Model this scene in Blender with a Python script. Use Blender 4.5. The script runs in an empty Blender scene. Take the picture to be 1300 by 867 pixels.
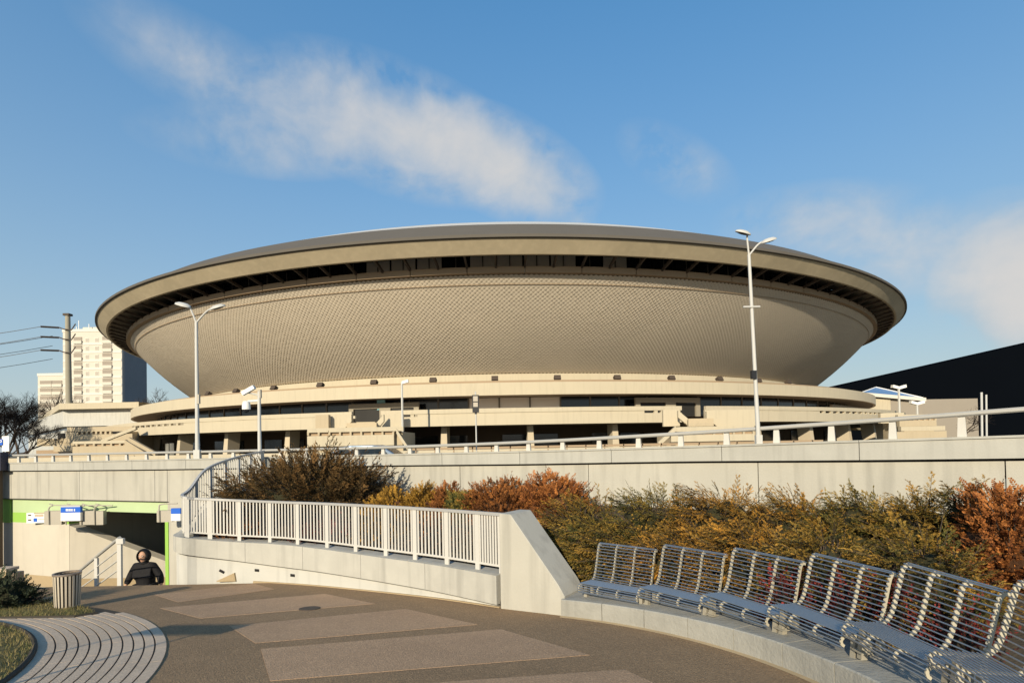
import bpy, bmesh, math, random
import numpy as np
from mathutils import Vector, Matrix
rad = math.radians
rng = random.Random(7)
nr = np.random.default_rng(11)

# ------------------------------------------------------------------ camera
EYE, F = 1.75, 700.0                       # eye height; focal length in pixels of a 1300 wide picture
CAMROT = Matrix.Rotation(rad(91.0), 4, 'X') @ Matrix.Rotation(rad(-1.1), 4, 'Z')
S = bpy.context.scene
C = S.collection
cd = bpy.data.cameras.new('camera')
cam = bpy.data.objects.new('camera', cd); C.objects.link(cam)
cam.matrix_world = Matrix.Translation((0, 0, EYE)) @ CAMROT
cd.sensor_width = 36.0; cd.lens = F / 1300 * 36; cd.shift_y = 0.0895
cd.clip_start = 0.05; cd.clip_end = 9000
S.camera = cam

# ------------------------------------------------------------------ light
SUN_EL, SUN_AZ = rad(21.0), rad(18.5)      # low winter sun behind the camera and a little to the left
sl = bpy.data.lights.new('sun', 'SUN'); sl.energy = 2.6; sl.angle = rad(0.5); sl.color = (1.0, 0.885, 0.68)
so = bpy.data.objects.new('sun', sl); C.objects.link(so)
so.rotation_euler = Vector((math.sin(SUN_AZ) * math.cos(SUN_EL), math.cos(SUN_AZ) * math.cos(SUN_EL), -math.sin(SUN_EL))).to_track_quat('-Z', 'Y').to_euler()
W = bpy.data.worlds.new('World'); S.world = W; W.use_nodes = True
wn, wl = W.node_tree.nodes, W.node_tree.links
wn.clear()
def wnode(t, **k):
    n = wn.new(t)
    for a, b in k.items(): setattr(n, a, b)
    return n
def wmath(op, a, b=None, clamp=False):
    n = wnode('ShaderNodeMath', operation=op, use_clamp=clamp)
    for i, x in enumerate((a, b)):
        if x is None: continue
        if isinstance(x, (int, float)): n.inputs[i].default_value = x
        else: wl.new(x, n.inputs[i])
    return n.outputs[0]
sky = wnode('ShaderNodeTexSky', sky_type='NISHITA', sun_disc=False)
sky.sun_elevation = SUN_EL; sky.sun_rotation = math.pi + SUN_AZ
sky.air_density = 1.0; sky.dust_density = 0.6; sky.ozone_density = 1.6; sky.altitude = 250
hsv = wnode('ShaderNodeHueSaturation'); hsv.inputs['Saturation'].default_value = 1.45; hsv.inputs['Hue'].default_value = 0.494; wl.new(sky.outputs[0], hsv.inputs['Color'])
geo = wnode('ShaderNodeTexCoord')
sep = wnode('ShaderNodeSeparateXYZ'); wl.new(geo.outputs['Generated'], sep.inputs[0])
az = wmath('ARCTAN2', sep.outputs[0], sep.outputs[1])
el = wmath('ARCSINE', sep.outputs[2])
comb = wnode('ShaderNodeCombineXYZ'); wl.new(az, comb.inputs[0]); wl.new(el, comb.inputs[1])
def cloudmask(a0, e0, ra, re, rot):
    mp = wnode('ShaderNodeMapping', vector_type='TEXTURE')
    mp.inputs['Location'].default_value = (a0, e0, 0); mp.inputs['Rotation'].default_value = (0, 0, rot)
    mp.inputs['Scale'].default_value = (ra, re, 1)
    wl.new(comb.outputs[0], mp.inputs[0])
    ln = wnode('ShaderNodeVectorMath', operation='LENGTH'); wl.new(mp.outputs[0], ln.inputs[0])
    return wmath('SUBTRACT', 1.0, ln.outputs['Value'], True)
def noise(scale, detail, dist, stretch=(1, 1, 1), rot=0):
    mp = wnode('ShaderNodeMapping'); mp.inputs['Scale'].default_value = stretch; mp.inputs['Rotation'].default_value = (0, 0, rot)
    wl.new(comb.outputs[0], mp.inputs[0])
    n = wnode('ShaderNodeTexNoise'); n.inputs['Scale'].default_value = scale; n.inputs['Detail'].default_value = detail
    n.inputs['Roughness'].default_value = 0.55; n.inputs['Distortion'].default_value = dist
    wl.new(mp.outputs[0], n.inputs[0]); return n.outputs['Fac']
n1 = noise(7.5, 7, 0.35, (1, 1.5, 1), rad(22)); n2 = noise(16, 5, 0.2)
blobs = [  # direction (azimuth, elevation), half sizes, tilt, strength   -> wisps of steam drifting over the town
    (-0.19, 0.512, 0.27, 0.10, rad(-12), 1.3), (-0.01, 0.470, 0.20, 0.085, rad(-20), 1.3), (-0.47, 0.540, 0.22, 0.065, rad(-10), 0.50), (-0.40, 0.470, 0.22, 0.05, rad(4), 0.5),
    (0.06, 0.42, 0.12, 0.05, rad(-30), 0.5), (0.30, 0.45, 0.12, 0.05, rad(-30), 0.42), (0.52, 0.33, 0.17, 0.06, rad(-8), 0.62),
    (0.755, 0.215, 0.115, 0.085, rad(25), 2.3), (0.66, 0.26, 0.22, 0.07, 0, 0.55), (0.745, 0.160, 0.045, 0.07, rad(10), 1.7)]
tot = None
for a0, e0, ra, re, ro, st in blobs:
    m = wmath('MULTIPLY', cloudmask(a0, e0, ra, re, ro), st)
    tot = m if tot is None else wmath('ADD', tot, m)
n3 = noise(38, 6, 0.4)
nz = wmath('ADD', wmath('ADD', wmath('MULTIPLY', n1, 1.7), wmath('MULTIPLY', n2, 0.65)), wmath('MULTIPLY', wmath('SUBTRACT', n3, 0.5), 0.35))
dens = wmath('ADD', wmath('MULTIPLY', tot, 1.05), wmath('MULTIPLY', wmath('SUBTRACT', nz, 1.28), wmath('MINIMUM', wmath('MULTIPLY', tot, 2.6), 1.0)))
dens = wmath('MAXIMUM', dens, 0.0)
dens = wmath('MULTIPLY', wmath('SUBTRACT', 1.0, wmath('POWER', 2.71828, wmath('MULTIPLY', dens, -1.35))), 1.0)
# soft highlight roll-off of the sky and an even layer of winter haze thickening towards the horizon all round
bl = wnode('ShaderNodeSeparateColor'); wl.new(hsv.outputs[0], bl.inputs[0])
ro = wmath('DIVIDE', 1.0, wmath('ADD', 1.0, wmath('MULTIPLY', bl.outputs[2], 0.20)))
vs = wnode('ShaderNodeVectorMath', operation='SCALE'); wl.new(hsv.outputs[0], vs.inputs[0]); wl.new(ro, vs.inputs[3])
hz_f = wmath('MULTIPLY', wmath('POWER', 2.71828, wmath('MULTIPLY', wmath('MAXIMUM', el, 0.0), -2.45)), 0.97)
hm = wnode('ShaderNodeMix', data_type='RGBA'); wl.new(hz_f, hm.inputs[0]); wl.new(vs.outputs[0], hm.inputs[6]); hm.inputs[7].default_value = (1.42, 1.64, 1.76, 1)
mx = wnode('ShaderNodeMix', data_type='RGBA'); wl.new(dens, mx.inputs[0]); wl.new(hm.outputs[2], mx.inputs[6]); cm = wnode('ShaderNodeMix', data_type='RGBA'); wl.new(wmath('MULTIPLY', wmath('SUBTRACT', wmath('ADD', wmath('MULTIPLY', dens, 0.9), wmath('MULTIPLY', nz, 0.55)), 0.85), 1.3, True), cm.inputs[0]); cm.inputs[6].default_value = (1.60, 1.74, 1.86, 1); cm.inputs[7].default_value = (2.12, 2.06, 2.0, 1); wl.new(cm.outputs[2], mx.inputs[7])
SKY_STRENGTH = 0.15
bg = wnode('ShaderNodeBackground'); bg.inputs[1].default_value = SKY_STRENGTH; wl.new(mx.outputs[2], bg.inputs[0])
wo = wnode('ShaderNodeOutputWorld'); wl.new(bg.outputs[0], wo.inputs[0])
S.view_settings.view_transform = 'Standard'; S.view_settings.look = 'None'
S.view_settings.exposure = 1.1; S.view_settings.gamma = 1.0; S.view_settings.use_curve_mapping = False

# ------------------------------------------------------------------ layout helpers
M3 = CAMROT.to_3x3()
PY = 549.8
def ray(u, v): return M3 @ Vector(((u - 650) / F, (PY - v) / F, -1.0))
def P(u, v, Y):
    d = ray(u, v); return Vector((0, 0, EYE)) + d * (Y / d.y)
def on(u, v, off=0.0):                      # point of the sloping plaza (raised by off)
    d = ray(u, v); t = (EYE - off) / (-d.z - 0.1 * d.y)
    p = d * t; return Vector((p.x, p.y, off - 0.1 * p.y))
def cat(pts, n=8):                          # Catmull-Rom through points of any dimension
    pts = [np.array(p, float) for p in pts]
    pts = [2 * pts[0] - pts[1]] + pts + [2 * pts[-1] - pts[-2]]
    out = []
    for i in range(1, len(pts) - 2):
        a, b, c, d = pts[i - 1:i + 3]
        for k in range(n):
            t = k / n
            out.append(0.5 * (2 * b + (c - a) * t + (2 * a - 5 * b + 4 * c - d) * t * t + (3 * b - a - 3 * c + d) * t ** 3))
    out.append(pts[-2]); return out
def resample(pts, step):                    # equal steps along the first two coordinates
    pts = np.array(pts); d = np.r_[0, np.cumsum(np.hypot(*(np.diff(pts[:, :2], axis=0).T)))]
    n = max(1, int(round(d[-1] / step))); s = np.linspace(0, d[-1], n + 1)
    return np.array([[np.interp(q, d, pts[:, k]) for k in range(pts.shape[1])] for q in s])

# ------------------------------------------------------------------ mesh helpers
class MB:
    def __init__(s): s.v, s.f = [], []
    def quad(s, *p):
        n = len(s.v); s.v += [tuple(q) for q in p]; s.f.append(tuple(range(n, n + len(p)))); return s
    def hexa(s, b, t):                      # bottom loop, top loop (n corners each)
        n, k = len(s.v), len(b); s.v += [tuple(q) for q in b] + [tuple(q) for q in t]
        s.f.append(tuple(n + i for i in reversed(range(k)))); s.f.append(tuple(n + k + i for i in range(k)))
        for i in range(k): j = (i + 1) % k; s.f.append((n + i, n + j, n + k + j, n + k + i))
        return s
    def box(s, a, b):
        x0, y0, z0 = [min(p, q) for p, q in zip(a, b)]; x1, y1, z1 = [max(p, q) for p, q in zip(a, b)]
        return s.hexa([(x0, y0, z0), (x1, y0, z0), (x1, y1, z0), (x0, y1, z0)], [(x0, y0, z1), (x1, y0, z1), (x1, y1, z1), (x0, y1, z1)])
    def obox(s, c, sx, sy, sz, rz=0.0):     # centred in x,y; from z up
        co, si = math.cos(rz), math.sin(rz)
        q = [(c[0] + co * x - si * y, c[1] + si * x + co * y) for x, y in ((-sx/2, -sy/2), (sx/2, -sy/2), (sx/2, sy/2), (-sx/2, sy/2))]
        return s.hexa([(x, y, c[2]) for x, y in q], [(x, y, c[2] + sz) for x, y in q])
    def tube(s, path, r, n=8, cap=True):
        path = [Vector(p) for p in path]; rr = r if hasattr(r, '__len__') else [r] * len(path)
        rings = []; prev = None
        for i, p in enumerate(path):
            t = (path[min(i + 1, len(path) - 1)] - path[max(i - 1, 0)]).normalized()
            if prev is None: a = t.orthogonal().normalized()
            else: a = (prev - t * prev.dot(t)).normalized()
            prev = a; b = t.cross(a); k = len(s.v)
            for j in range(n):
                w = 2 * math.pi * j / n; s.v.append(tuple(p + (a * math.cos(w) + b * math.sin(w)) * rr[i]))
            rings.append(k)
        for a, b in zip(rings, rings[1:]):
            for j in range(n): s.f.append((a + j, a + (j + 1) % n, b + (j + 1) % n, b + j))
        if cap:
            s.f.append(tuple(rings[0] + j for j in reversed(range(n)))); s.f.append(tuple(rings[-1] + j for j in range(n)))
        return s
    def lathe(s, prof, c, n=24, a0=0.0, a1=None):   # profile (r, z) about c; a measured from -Y towards +X
        full = a1 is None; a1 = 2 * math.pi if full else a1
        k = len(s.v); m = len(prof); cnt = n if full else n + 1
        for i in range(cnt):
            a = a0 + (a1 - a0) * i / n
            for r, z in prof: s.v.append((c[0] + r * math.sin(a), c[1] - r * math.cos(a), c[2] + z))
        for i in range(n):
            j = (i + 1) % cnt
            for q in range(m - 1): s.f.append((k + i * m + q, k + j * m + q, k + j * m + q + 1, k + i * m + q + 1))
        return s
    def ringblock(s, r0, r1, z0, z1, c, a0, a1, n=2):
        pr = [(r0, z0), (r1, z0), (r1, z1), (r0, z1), (r0, z0)]
        s.lathe(pr, c, n, a0, a1)
        for a in (a0, a1):
            q = [(c[0] + r * math.sin(a), c[1] - r * math.cos(a), c[2] + z) for r, z in pr[:4]]
            s.quad(*(q if a == a0 else q[::-1]))
        return s
    def prism(s, poly, o, ax, ay, az_, d):  # polygon in plane (ax, ay) at o, pushed by d along az_
        o, ax, ay, az_ = Vector(o), Vector(ax), Vector(ay), Vector(az_)
        a = [o + ax * x + ay * y for x, y in poly]
        return s.hexa(a, [p + az_ * d for p in a])
    def mesh(s, name, smooth=False):
        me = bpy.data.meshes.new(name); me.from_pydata(s.v, [], s.f); me.update()
        bm = bmesh.new(); bm.from_mesh(me); bmesh.ops.recalc_face_normals(bm, faces=bm.faces); bm.to_mesh(me); bm.free()
        if smooth:
            me.polygons.foreach_set('use_smooth', [True] * len(me.polygons))
            try: me.set_sharp_from_angle(angle=rad(38))
            except Exception: pass
        return me
    def build(s, name, mat, parent=None, smooth=False):
        return link(name, s.mesh(name, smooth), mat, parent)
def link(name, me, mat, parent=None):
    if mat is not None and not me.materials: me.materials.append(mat)
    o = bpy.data.objects.new(name, me); C.objects.link(o)
    if parent is not None:
        o.parent = parent; o.matrix_parent_inverse = Matrix.Translation(-Vector(parent.location)) if parent.get('_abs') else Matrix()
    return o
def bevel(o, w, seg=1):
    m = o.modifiers.new('bevel', 'BEVEL'); m.width = w; m.segments = seg; m.limit_method = 'ANGLE'; m.angle_limit = rad(40); return o
def thing(name, label, cat_, loc=(0, 0, 0), rz=0.0, group=None, abs_=False):
    o = bpy.data.objects.new(name, None); C.objects.link(o); o.location = loc; o.rotation_euler = (0, 0, rz)
    o.empty_display_size = 0.2
    o['label'] = label; o['category'] = cat_
    if group: o['group'] = group
    if abs_: o['_abs'] = 1                  # its parts are modelled in world coordinates
    return o
def tag(o, label, cat_, group=None):
    o['label'] = label; o['category'] = cat_
    if group: o['group'] = group
    return o
def struct(o): o['kind'] = 'structure'; return o
def stuff(o): o['kind'] = 'stuff'; return o
def copytree(o, parent=None):
    c = o.copy(); C.objects.link(c)
    if parent is not None: c.parent = parent
    for ch in list(o.children): copytree(ch, c)
    return c

# ------------------------------------------------------------------ materials
def mat(name, col, rough=0.8, var=0.0, scale=4.0, col2=None, bump=0.0, bscale=40.0, metal=0.0, streak=0.0, spec=0.3, tint=None, speck=0.0, emit=None):
    m = bpy.data.materials.new(name); m.use_nodes = True
    nt = m.node_tree; N, L = nt.nodes, nt.links; b = N['Principled BSDF']
    b.inputs['Roughness'].default_value = rough; b.inputs['Metallic'].default_value = metal
    b.inputs['Specular IOR Level'].default_value = spec
    b.inputs['Base Color'].default_value = (*col, 1)
    tc = N.new('ShaderNodeTexCoord'); co = tc.outputs['Object']
    cur = None
    def nz(sc, det=4, vec=None):
        n = N.new('ShaderNodeTexNoise'); n.inputs['Scale'].default_value = sc; n.inputs['Detail'].default_value = det
        L.new(vec if vec is not None else co, n.inputs[0]); return n.outputs['Fac']
    def mix(fac, c2, a=None, blend='MIX'):
        x = N.new('ShaderNodeMix'); x.data_type = 'RGBA'; x.blend_type = blend
        if isinstance(fac, float): x.inputs[0].default_value = fac
        else: L.new(fac, x.inputs[0])
        if cur is None: x.inputs[6].default_value = (*col, 1)
        else: L.new(cur, x.inputs[6])
        if isinstance(c2, tuple): x.inputs[7].default_value = (*c2, 1)
        else: L.new(c2, x.inputs[7])
        return x.outputs[2]
    def ramp(fac, lo, hi):
        r = N.new('ShaderNodeMapRange'); r.inputs[1].default_value = lo; r.inputs[2].default_value = hi; L.new(fac, r.inputs[0]); return r.outputs[0]
    def mul(f, k):
        x = N.new('ShaderNodeMath'); x.operation = 'MULTIPLY'; L.new(f, x.inputs[0]); x.inputs[1].default_value = k; return x.outputs[0]
    if col2 is not None: cur = mix(ramp(nz(scale, 5), 0.38, 0.62), tuple(col2))
    if tint is not None:                    # natural colour differences between sprays, stored per vertex
        at = N.new('ShaderNodeAttribute'); at.attribute_name = 'tint'
        cur = mix(ramp(at.outputs['Fac'], 0.25, 0.9), tuple(tint))
    if var > 0:
        cur = mix(mul(ramp(nz(scale * 0.37, 6), 0.3, 0.7), var), tuple(c * 0.45 for c in col))
        cur = mix(mul(ramp(nz(scale * 3.1, 4), 0.45, 0.75), var * 0.6), tuple(min(1, c * 1.35) for c in col))
    if streak > 0:
        mp = N.new('ShaderNodeMapping'); mp.inputs['Scale'].default_value = (3.0, 3.0, 0.22); L.new(co, mp.inputs[0])
        cur = mix(mul(ramp(nz(1.6, 5, mp.outputs[0]), 0.5, 0.78), streak), tuple(c * 0.45 for c in col))
    if speck > 0:
        vo = N.new('ShaderNodeTexVoronoi'); vo.inputs['Scale'].default_value = bscale; L.new(co, vo.inputs[0])
        hs = N.new('ShaderNodeSeparateColor'); L.new(vo.outputs['Color'], hs.inputs[0])
        cur = mix(mul(ramp(hs.outputs[0], 0.55, 1.0), speck), tuple(min(1, c * 1.9) for c in col))
        cur = mix(mul(ramp(hs.outputs[1], 0.6, 1.0), speck), tuple(c * 0.4 for c in col))
    if cur is not None: L.new(cur, b.inputs['Base Color'])
    if bump > 0:
        bp = N.new('ShaderNodeBump'); bp.inputs['Strength'].default_value = bump; bp.inputs['Distance'].default_value = 0.02
        L.new(nz(bscale, 5), bp.inputs['Height']); L.new(bp.outputs[0], b.inputs['Normal'])
    if emit:
        b.inputs['Emission Color'].default_value = (*emit[0], 1); b.inputs['Emission Strength'].default_value = emit[1]
    return m
K = dict(
    asphalt=mat('plaza_asphalt', (0.285, 0.185, 0.100), 0.9, 0.42, 0.9, bump=0.6, bscale=60, speck=0.34),
    bay=mat('pale_aggregate', (0.44, 0.282, 0.165), 0.9, 0.38, 0.8, bump=0.5, bscale=60, speck=0.28),
    road=mat('road_asphalt', (0.09, 0.088, 0.085), 0.9, 0.3, 0.5),
    cityground=mat('city_ground', (0.13, 0.12, 0.09), 0.95, 0.4, 0.1),
    paver=mat('pale_paver', (0.56, 0.43, 0.31), 0.88, 0.3, 3.0, bump=0.3, bscale=60, speck=0.15),
    joint=mat('joint_dirt', (0.055, 0.045, 0.033), 0.95, 0.3, 8),
    soil=mat('soil', (0.10, 0.075, 0.045), 0.95, 0.5, 3, bump=0.6, bscale=25),
    turf=mat('dry_turf', (0.20, 0.15, 0.05), 0.95, 0.5, 6, col2=(0.10, 0.10, 0.035), bump=0.6, bscale=60),
    blade=mat('grass_blade', (0.20, 0.16, 0.055), 0.8, col2=(0.11, 0.12, 0.035), scale=2.5, tint=(0.26, 0.20, 0.09)),
    wall=mat('painted_concrete', (0.52, 0.505, 0.455), 0.85, 0.16, 1.0, streak=0.42, bump=0.2, bscale=30),
    wallcap=mat('grey_painted_concrete', (0.46, 0.44, 0.385), 0.85, 0.3, 1.2, streak=0.5, bump=0.15, bscale=30),
    band=mat('parapet_concrete', (0.43, 0.415, 0.365), 0.85, 0.3, 0.7, streak=0.4, bump=0.12, bscale=25),
    band2=mat('wall_panel_concrete', (0.45, 0.425, 0.36), 0.85, 0.25, 0.7, streak=0.5, bump=0.15, bscale=25),
    under=mat('underpass_plaster', (0.55, 0.50, 0.41), 0.85, 0.16, 0.9, streak=0.2),
    green=mat('green_paint', (0.29, 0.50, 0.09), 0.7, 0.15, 1.2), pgreen=mat('pale_green_paint', (0.44, 0.54, 0.30), 0.7, 0.15, 1.2),
    plinth=mat('plinth_concrete', (0.36, 0.345, 0.30), 0.88, 0.4, 2.2, streak=0.4, bump=0.4, bscale=22),
    stain=mat('sandy_mortar', (0.42, 0.32, 0.19), 0.9, 0.3, 4),
    dark=mat('dark_void', (0.018, 0.017, 0.016), 0.9), gap=mat('joint_shadow_gap', (0.05, 0.045, 0.04), 0.9),  # dark holds the shade of unlit openings in its colour
    fence=mat('white_fence_paint', (0.55, 0.525, 0.475), 0.5, 0.12, 3.0), steel=mat('galvanised_steel', (0.46, 0.45, 0.43), 0.45, 0.15, 4, metal=0.3),
    rail=mat('rail_paint', (0.40, 0.385, 0.35), 0.5, 0.15, 2, metal=0.1),
    pole=mat('pole_paint', (0.52, 0.51, 0.475), 0.5, 0.12, 2),
    rod=mat('steel_rod', (0.40, 0.41, 0.42), 0.3, 0.1, 6, metal=0.85), rib=mat('cream_rib_paint', (0.50, 0.45, 0.34), 0.5, 0.2, 8),
    leg=mat('bench_leg', (0.40, 0.36, 0.28), 0.5, 0.2, 6, metal=0.3),
    cream=mat('cream_concrete', (0.52, 0.45, 0.325), 0.85, 0.13, 0.25, streak=0.2), cream2=mat('cream_render', (0.47, 0.385, 0.26), 0.88, 0.14, 0.3, streak=0.15),
    scale=mat('cladding_scale', (0.61, 0.525, 0.410), 0.75, 0.22, 0.09, streak=0.18),
    rim=mat('rim_mosaic', (0.48, 0.40, 0.27), 0.85, 0.35, 0.6, bump=0.3, bscale=3), ledge=mat('ledge_concrete', (0.36, 0.26, 0.165), 0.85, 0.2, 0.4),
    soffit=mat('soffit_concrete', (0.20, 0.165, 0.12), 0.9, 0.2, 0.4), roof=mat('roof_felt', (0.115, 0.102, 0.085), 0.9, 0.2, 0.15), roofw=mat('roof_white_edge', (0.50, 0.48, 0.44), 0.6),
    strut=mat('strut_steel', (0.075, 0.055, 0.04), 0.7), glass=mat('dark_glass', (0.012, 0.015, 0.018), 0.12, spec=0.6), pale_pane=mat('blind_and_bright_pane', (0.74, 0.70, 0.63), 0.8),
    frame=mat('door_frame', (0.30, 0.265, 0.20), 0.7), door=mat('dark_door', (0.025, 0.024, 0.022), 0.5, spec=0.2), mull=mat('mullion', (0.16, 0.15, 0.13), 0.6),
    column=mat('column_concrete', (0.52, 0.44, 0.32), 0.85, 0.15, 0.5), tower=mat('apartment_panel', (0.60, 0.55, 0.46), 0.85, 0.1, 0.08), towerd=mat('shaded_gable', (0.25, 0.24, 0.24), 0.9, 0.2, 0.1, streak=0.3),
    towerband=mat('apartment_band', (0.66, 0.61, 0.53), 0.85), wing=mat('window_pane_pale', (0.42, 0.37, 0.30), 0.3, spec=0.5), wind=mat('balcony_recess', (0.30, 0.255, 0.205), 0.7),
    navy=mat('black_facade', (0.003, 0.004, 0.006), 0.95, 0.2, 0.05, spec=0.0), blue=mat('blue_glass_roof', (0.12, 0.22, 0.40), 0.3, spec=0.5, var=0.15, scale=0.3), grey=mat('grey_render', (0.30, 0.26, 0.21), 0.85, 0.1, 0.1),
    chim=mat('concrete_pole', (0.32, 0.29, 0.22), 0.85, 0.2, 0.5), black=mat('black_plastic', (0.015, 0.016, 0.02), 0.5), white=mat('white_plastic', (0.78, 0.77, 0.73), 0.45),
    sblue=mat('sign_blue', (0.02, 0.12, 0.55), 0.4), board=mat('sign_frame_grey', (0.42, 0.38, 0.31), 0.6, 0.15, 2),
    carp=mat('silver_blue_car_paint', (0.22, 0.28, 0.35), 0.3, metal=0.3, spec=0.5), carg=mat('car_glass', (0.02, 0.03, 0.04), 0.06, spec=0.8), tyre=mat('tyre_rubber', (0.02, 0.02, 0.02), 0.9),
    bark=mat('bark', (0.075, 0.055, 0.042), 0.95, 0.3, 3), twig=mat('bare_twig', (0.10, 0.075, 0.06), 0.95), twigd=mat('dark_twig', (0.028, 0.02, 0.016), 0.95),
    binslat=mat('bin_slat', (0.50, 0.43, 0.33), 0.6, 0.35, 5), binr=mat('bin_rim', (0.30, 0.24, 0.19), 0.5, metal=0.5),
    jacket=mat('black_jacket', (0.010, 0.009, 0.010), 0.8, bump=1.0, bscale=9), skin=mat('skin', (0.50, 0.29, 0.19), 0.6), trouser=mat('dark_trousers', (0.02, 0.02, 0.025), 0.9), specs=mat('spectacles', (0.02, 0.02, 0.02), 0.4), hair=mat('hood_lining', (0.03, 0.02, 0.018), 0.9),
    iron=mat('cast_iron', (0.075, 0.055, 0.04), 0.7), teal=mat('info_sign_teal', (0.25, 0.50, 0.52), 0.5),
)

# ------------------------------------------------------------------ bridge line (front face of the overpass)
def tab(v, xs): return np.interp(v, [x for x, _ in xs], [y for _, y in xs])
BY = [(-700, 28.5), (-300, 24.6), (0, 21.0), (200, 18.4), (350, 17.0), (500, 15.6), (660, 13.6), (878, 11.5), (1060, 10.0), (1300, 8.3), (1600, 6.9), (2000, 5.7)]
BT = [(-700, 600), (-200, 591), (0, 587.5), (200, 583), (500, 576), (660, 572.5), (878, 566), (1060, 559.5), (1300, 552), (1600, 541), (2000, 527)]
BJ = [(-700, 606), (-200, 600), (0, 598), (200, 596.5), (500, 591), (660, 590), (878, 586), (1060, 585.5), (1300, 583), (1600, 578), (2000, 572)]
BR = [(-700, 592), (-200, 581), (0, 577), (254, 572), (500, 566), (660, 560), (920, 545), (1066, 534), (1142, 529), (1300, 516), (1600, 494), (2000, 466)]
us = list(np.linspace(-700, 2000, 60))
BYs = [(u, 1 / y) for u, y in BY]
def bY(u): return 1 / tab(u, BYs)
raw = []
for u in us:
    y = bY(u); t = P(u, tab(u, BT), y); raw.append((t.x, t.y, t.z, P(u, tab(u, BJ), y).z, P(u, tab(u, BR), y).z, u))
raw = np.array(raw)
for _ in range(3):                          # smooth the line
    raw[1:-1, :5] = 0.25 * raw[:-2, :5] + 0.5 * raw[1:-1, :5] + 0.25 * raw[2:, :5]
BP = resample(raw, 0.3)
bd = np.r_[0, np.cumsum(np.hypot(*(np.diff(BP[:, :2], axis=0).T)))]
def bAt(s):                                 # -> x, y, ztop, zjoint, zrail, u
    return np.array([np.interp(s, bd, BP[:, k]) for k in range(6)])
def bN(s):                                  # outward normal (towards the plaza)
    a, b = bAt(s - 0.3), bAt(s + 0.3); t = (b - a)[:2]; t /= np.hypot(*t); return np.array([t[1], -t[0]])
def sAtU(u): return float(np.interp(u, BP[:, 5], bd))
def bOff(s, o): a = bAt(s); n = bN(s); return a[0] + n[0] * o, a[1] + n[1] * o
CITY = 0.30                                 # level of the street and the ground round the arena
FLOOR = EYE - 4.7                           # floor at the mouth of the underpass

# ------------------------------------------------------------------ ground
CREST = 12.15
def gz(x, y):
    z = -0.1 * min(y, CREST) if y > -4 else 0.4
    if y > CREST: z = -0.1 * CREST
    rampz = -0.93 - (y - 9.6) * 0.20 if y > 9.6 else z
    if y > CREST: z = FLOOR - max(0, y - 19) * 0.42
    return z
xs = sorted(set(list(np.linspace(-90, -26, 9)) + list(np.linspace(-26, 14, 81)) + list(np.linspace(14, 80, 8)) + [-9.75, -9.74]))
ys = sorted(set(list(np.linspace(-300, -10, 12)) + list(np.linspace(-10, 24, 103)) + [CREST, CREST + 0.01]))
g = MB()
for y in ys:
    for x in xs: g.v.append((x, y, gz(x, y)))
nx = len(xs)
for j in range(len(ys) - 1):
    for i in range(nx - 1): g.f.append((j * nx + i, j * nx + i + 1, (j + 1) * nx + i + 1, (j + 1) * nx + i))
plaza = struct(g.build('plaza_ground', K['asphalt']))
bays = [[(331, 823.5), (636, 798.5), (749, 831), (343, 864)], [(291, 794.5), (515, 772.7), (606, 792.4), (324, 816)],
        [(203, 771.5), (412, 753.5), (476, 766), (254, 784.5)], [(196, 754.5), (322, 740.5), (348, 747.5), (226, 764)], [(440, 874), (793, 849.5), (868, 884), (520, 930)]]
for q in bays:
    c = [on(u, v) for u, v in q]; m = MB()
    m.hexa([p + Vector((0, 0, -0.03)) for p in c], [p + Vector((0, 0, 0.003)) for p in c]); m.build('paving_bay', K['bay'], plaza)
# ground of the town behind the overpass, out to the horizon
g = MB(); far = []
bs = list(np.linspace(0.5, bd[-1] - 0.5, 60))
front = [(-3000, 400)] + [bOff(s, -0.2) for s in bs] + [(60, -200), (3000, -3000)]
for i, (x, y) in enumerate(front):
    k = i / (len(front) - 1); g.v.append((x, y, CITY)); g.v.append((-4000 + 8000 * k, 5000 if i < len(front) - 1 else -3000, CITY))
for i in range(len(front) - 1): g.f.append((2 * i, 2 * i + 2, 2 * i + 3, 2 * i + 1))
struct(g.build('city_ground', K['cityground']))
g = MB()
for s in bs:
    a, b = bOff(s, -0.35), bOff(s, -8.5); g.v += [(*a, CITY + 0.006), (*b, CITY + 0.006)]
for i in range(len(bs) - 1): g.f.append((2 * i, 2 * i + 2, 2 * i + 3, 2 * i + 1))
struct(g.build('road', K['road']))

# ------------------------------------------------------------------ overpass
over = thing('overpass', 'long curved concrete overpass with pale parapet and flat railing above the planting', 'overpass', abs_=True)
def strip(name, m, s0, s1, fn, parent, n=4):  # solid strip: fn(s) -> (outer offset, inner offset, z0, z1)
    mb = MB(); loops = []
    for i in range(n + 1):
        s = s0 + (s1 - s0) * i / n; o, q, z0, z1 = fn(s); a, b = bOff(s, o), bOff(s, q)
        k = len(mb.v); mb.v += [(*a, z0), (*a, z1), (*b, z1), (*b, z0)]; loops.append(k)
    for a, b in zip(loops, loops[1:]):
        for j in range(4): mb.f.append((a + j, a + (j + 1) % 4, b + (j + 1) % 4, b + j))
    mb.f.append(tuple(loops[0] + j for j in range(4))); mb.f.append(tuple(loops[-1] + j for j in reversed(range(4))))
    return mb.build(name, m, parent)
SB = bd[-1]
s, i = 1.0, 0
sL = sAtU(217)
while s < SB - 3:
    e = s + 2.35
    strip('parapet_panel', K['band'], s + 0.006, e - 0.006, lambda q: (0.10, -0.22, bAt(q)[3] + 0.02, bAt(q)[2] - 0.035), over)
    strip('parapet_coping', K['band'], s + 0.004, e - 0.004, lambda q: (0.125, -0.245, bAt(q)[2] - 0.035, bAt(q)[2]), over)
    s = e
s = 1.0
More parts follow.
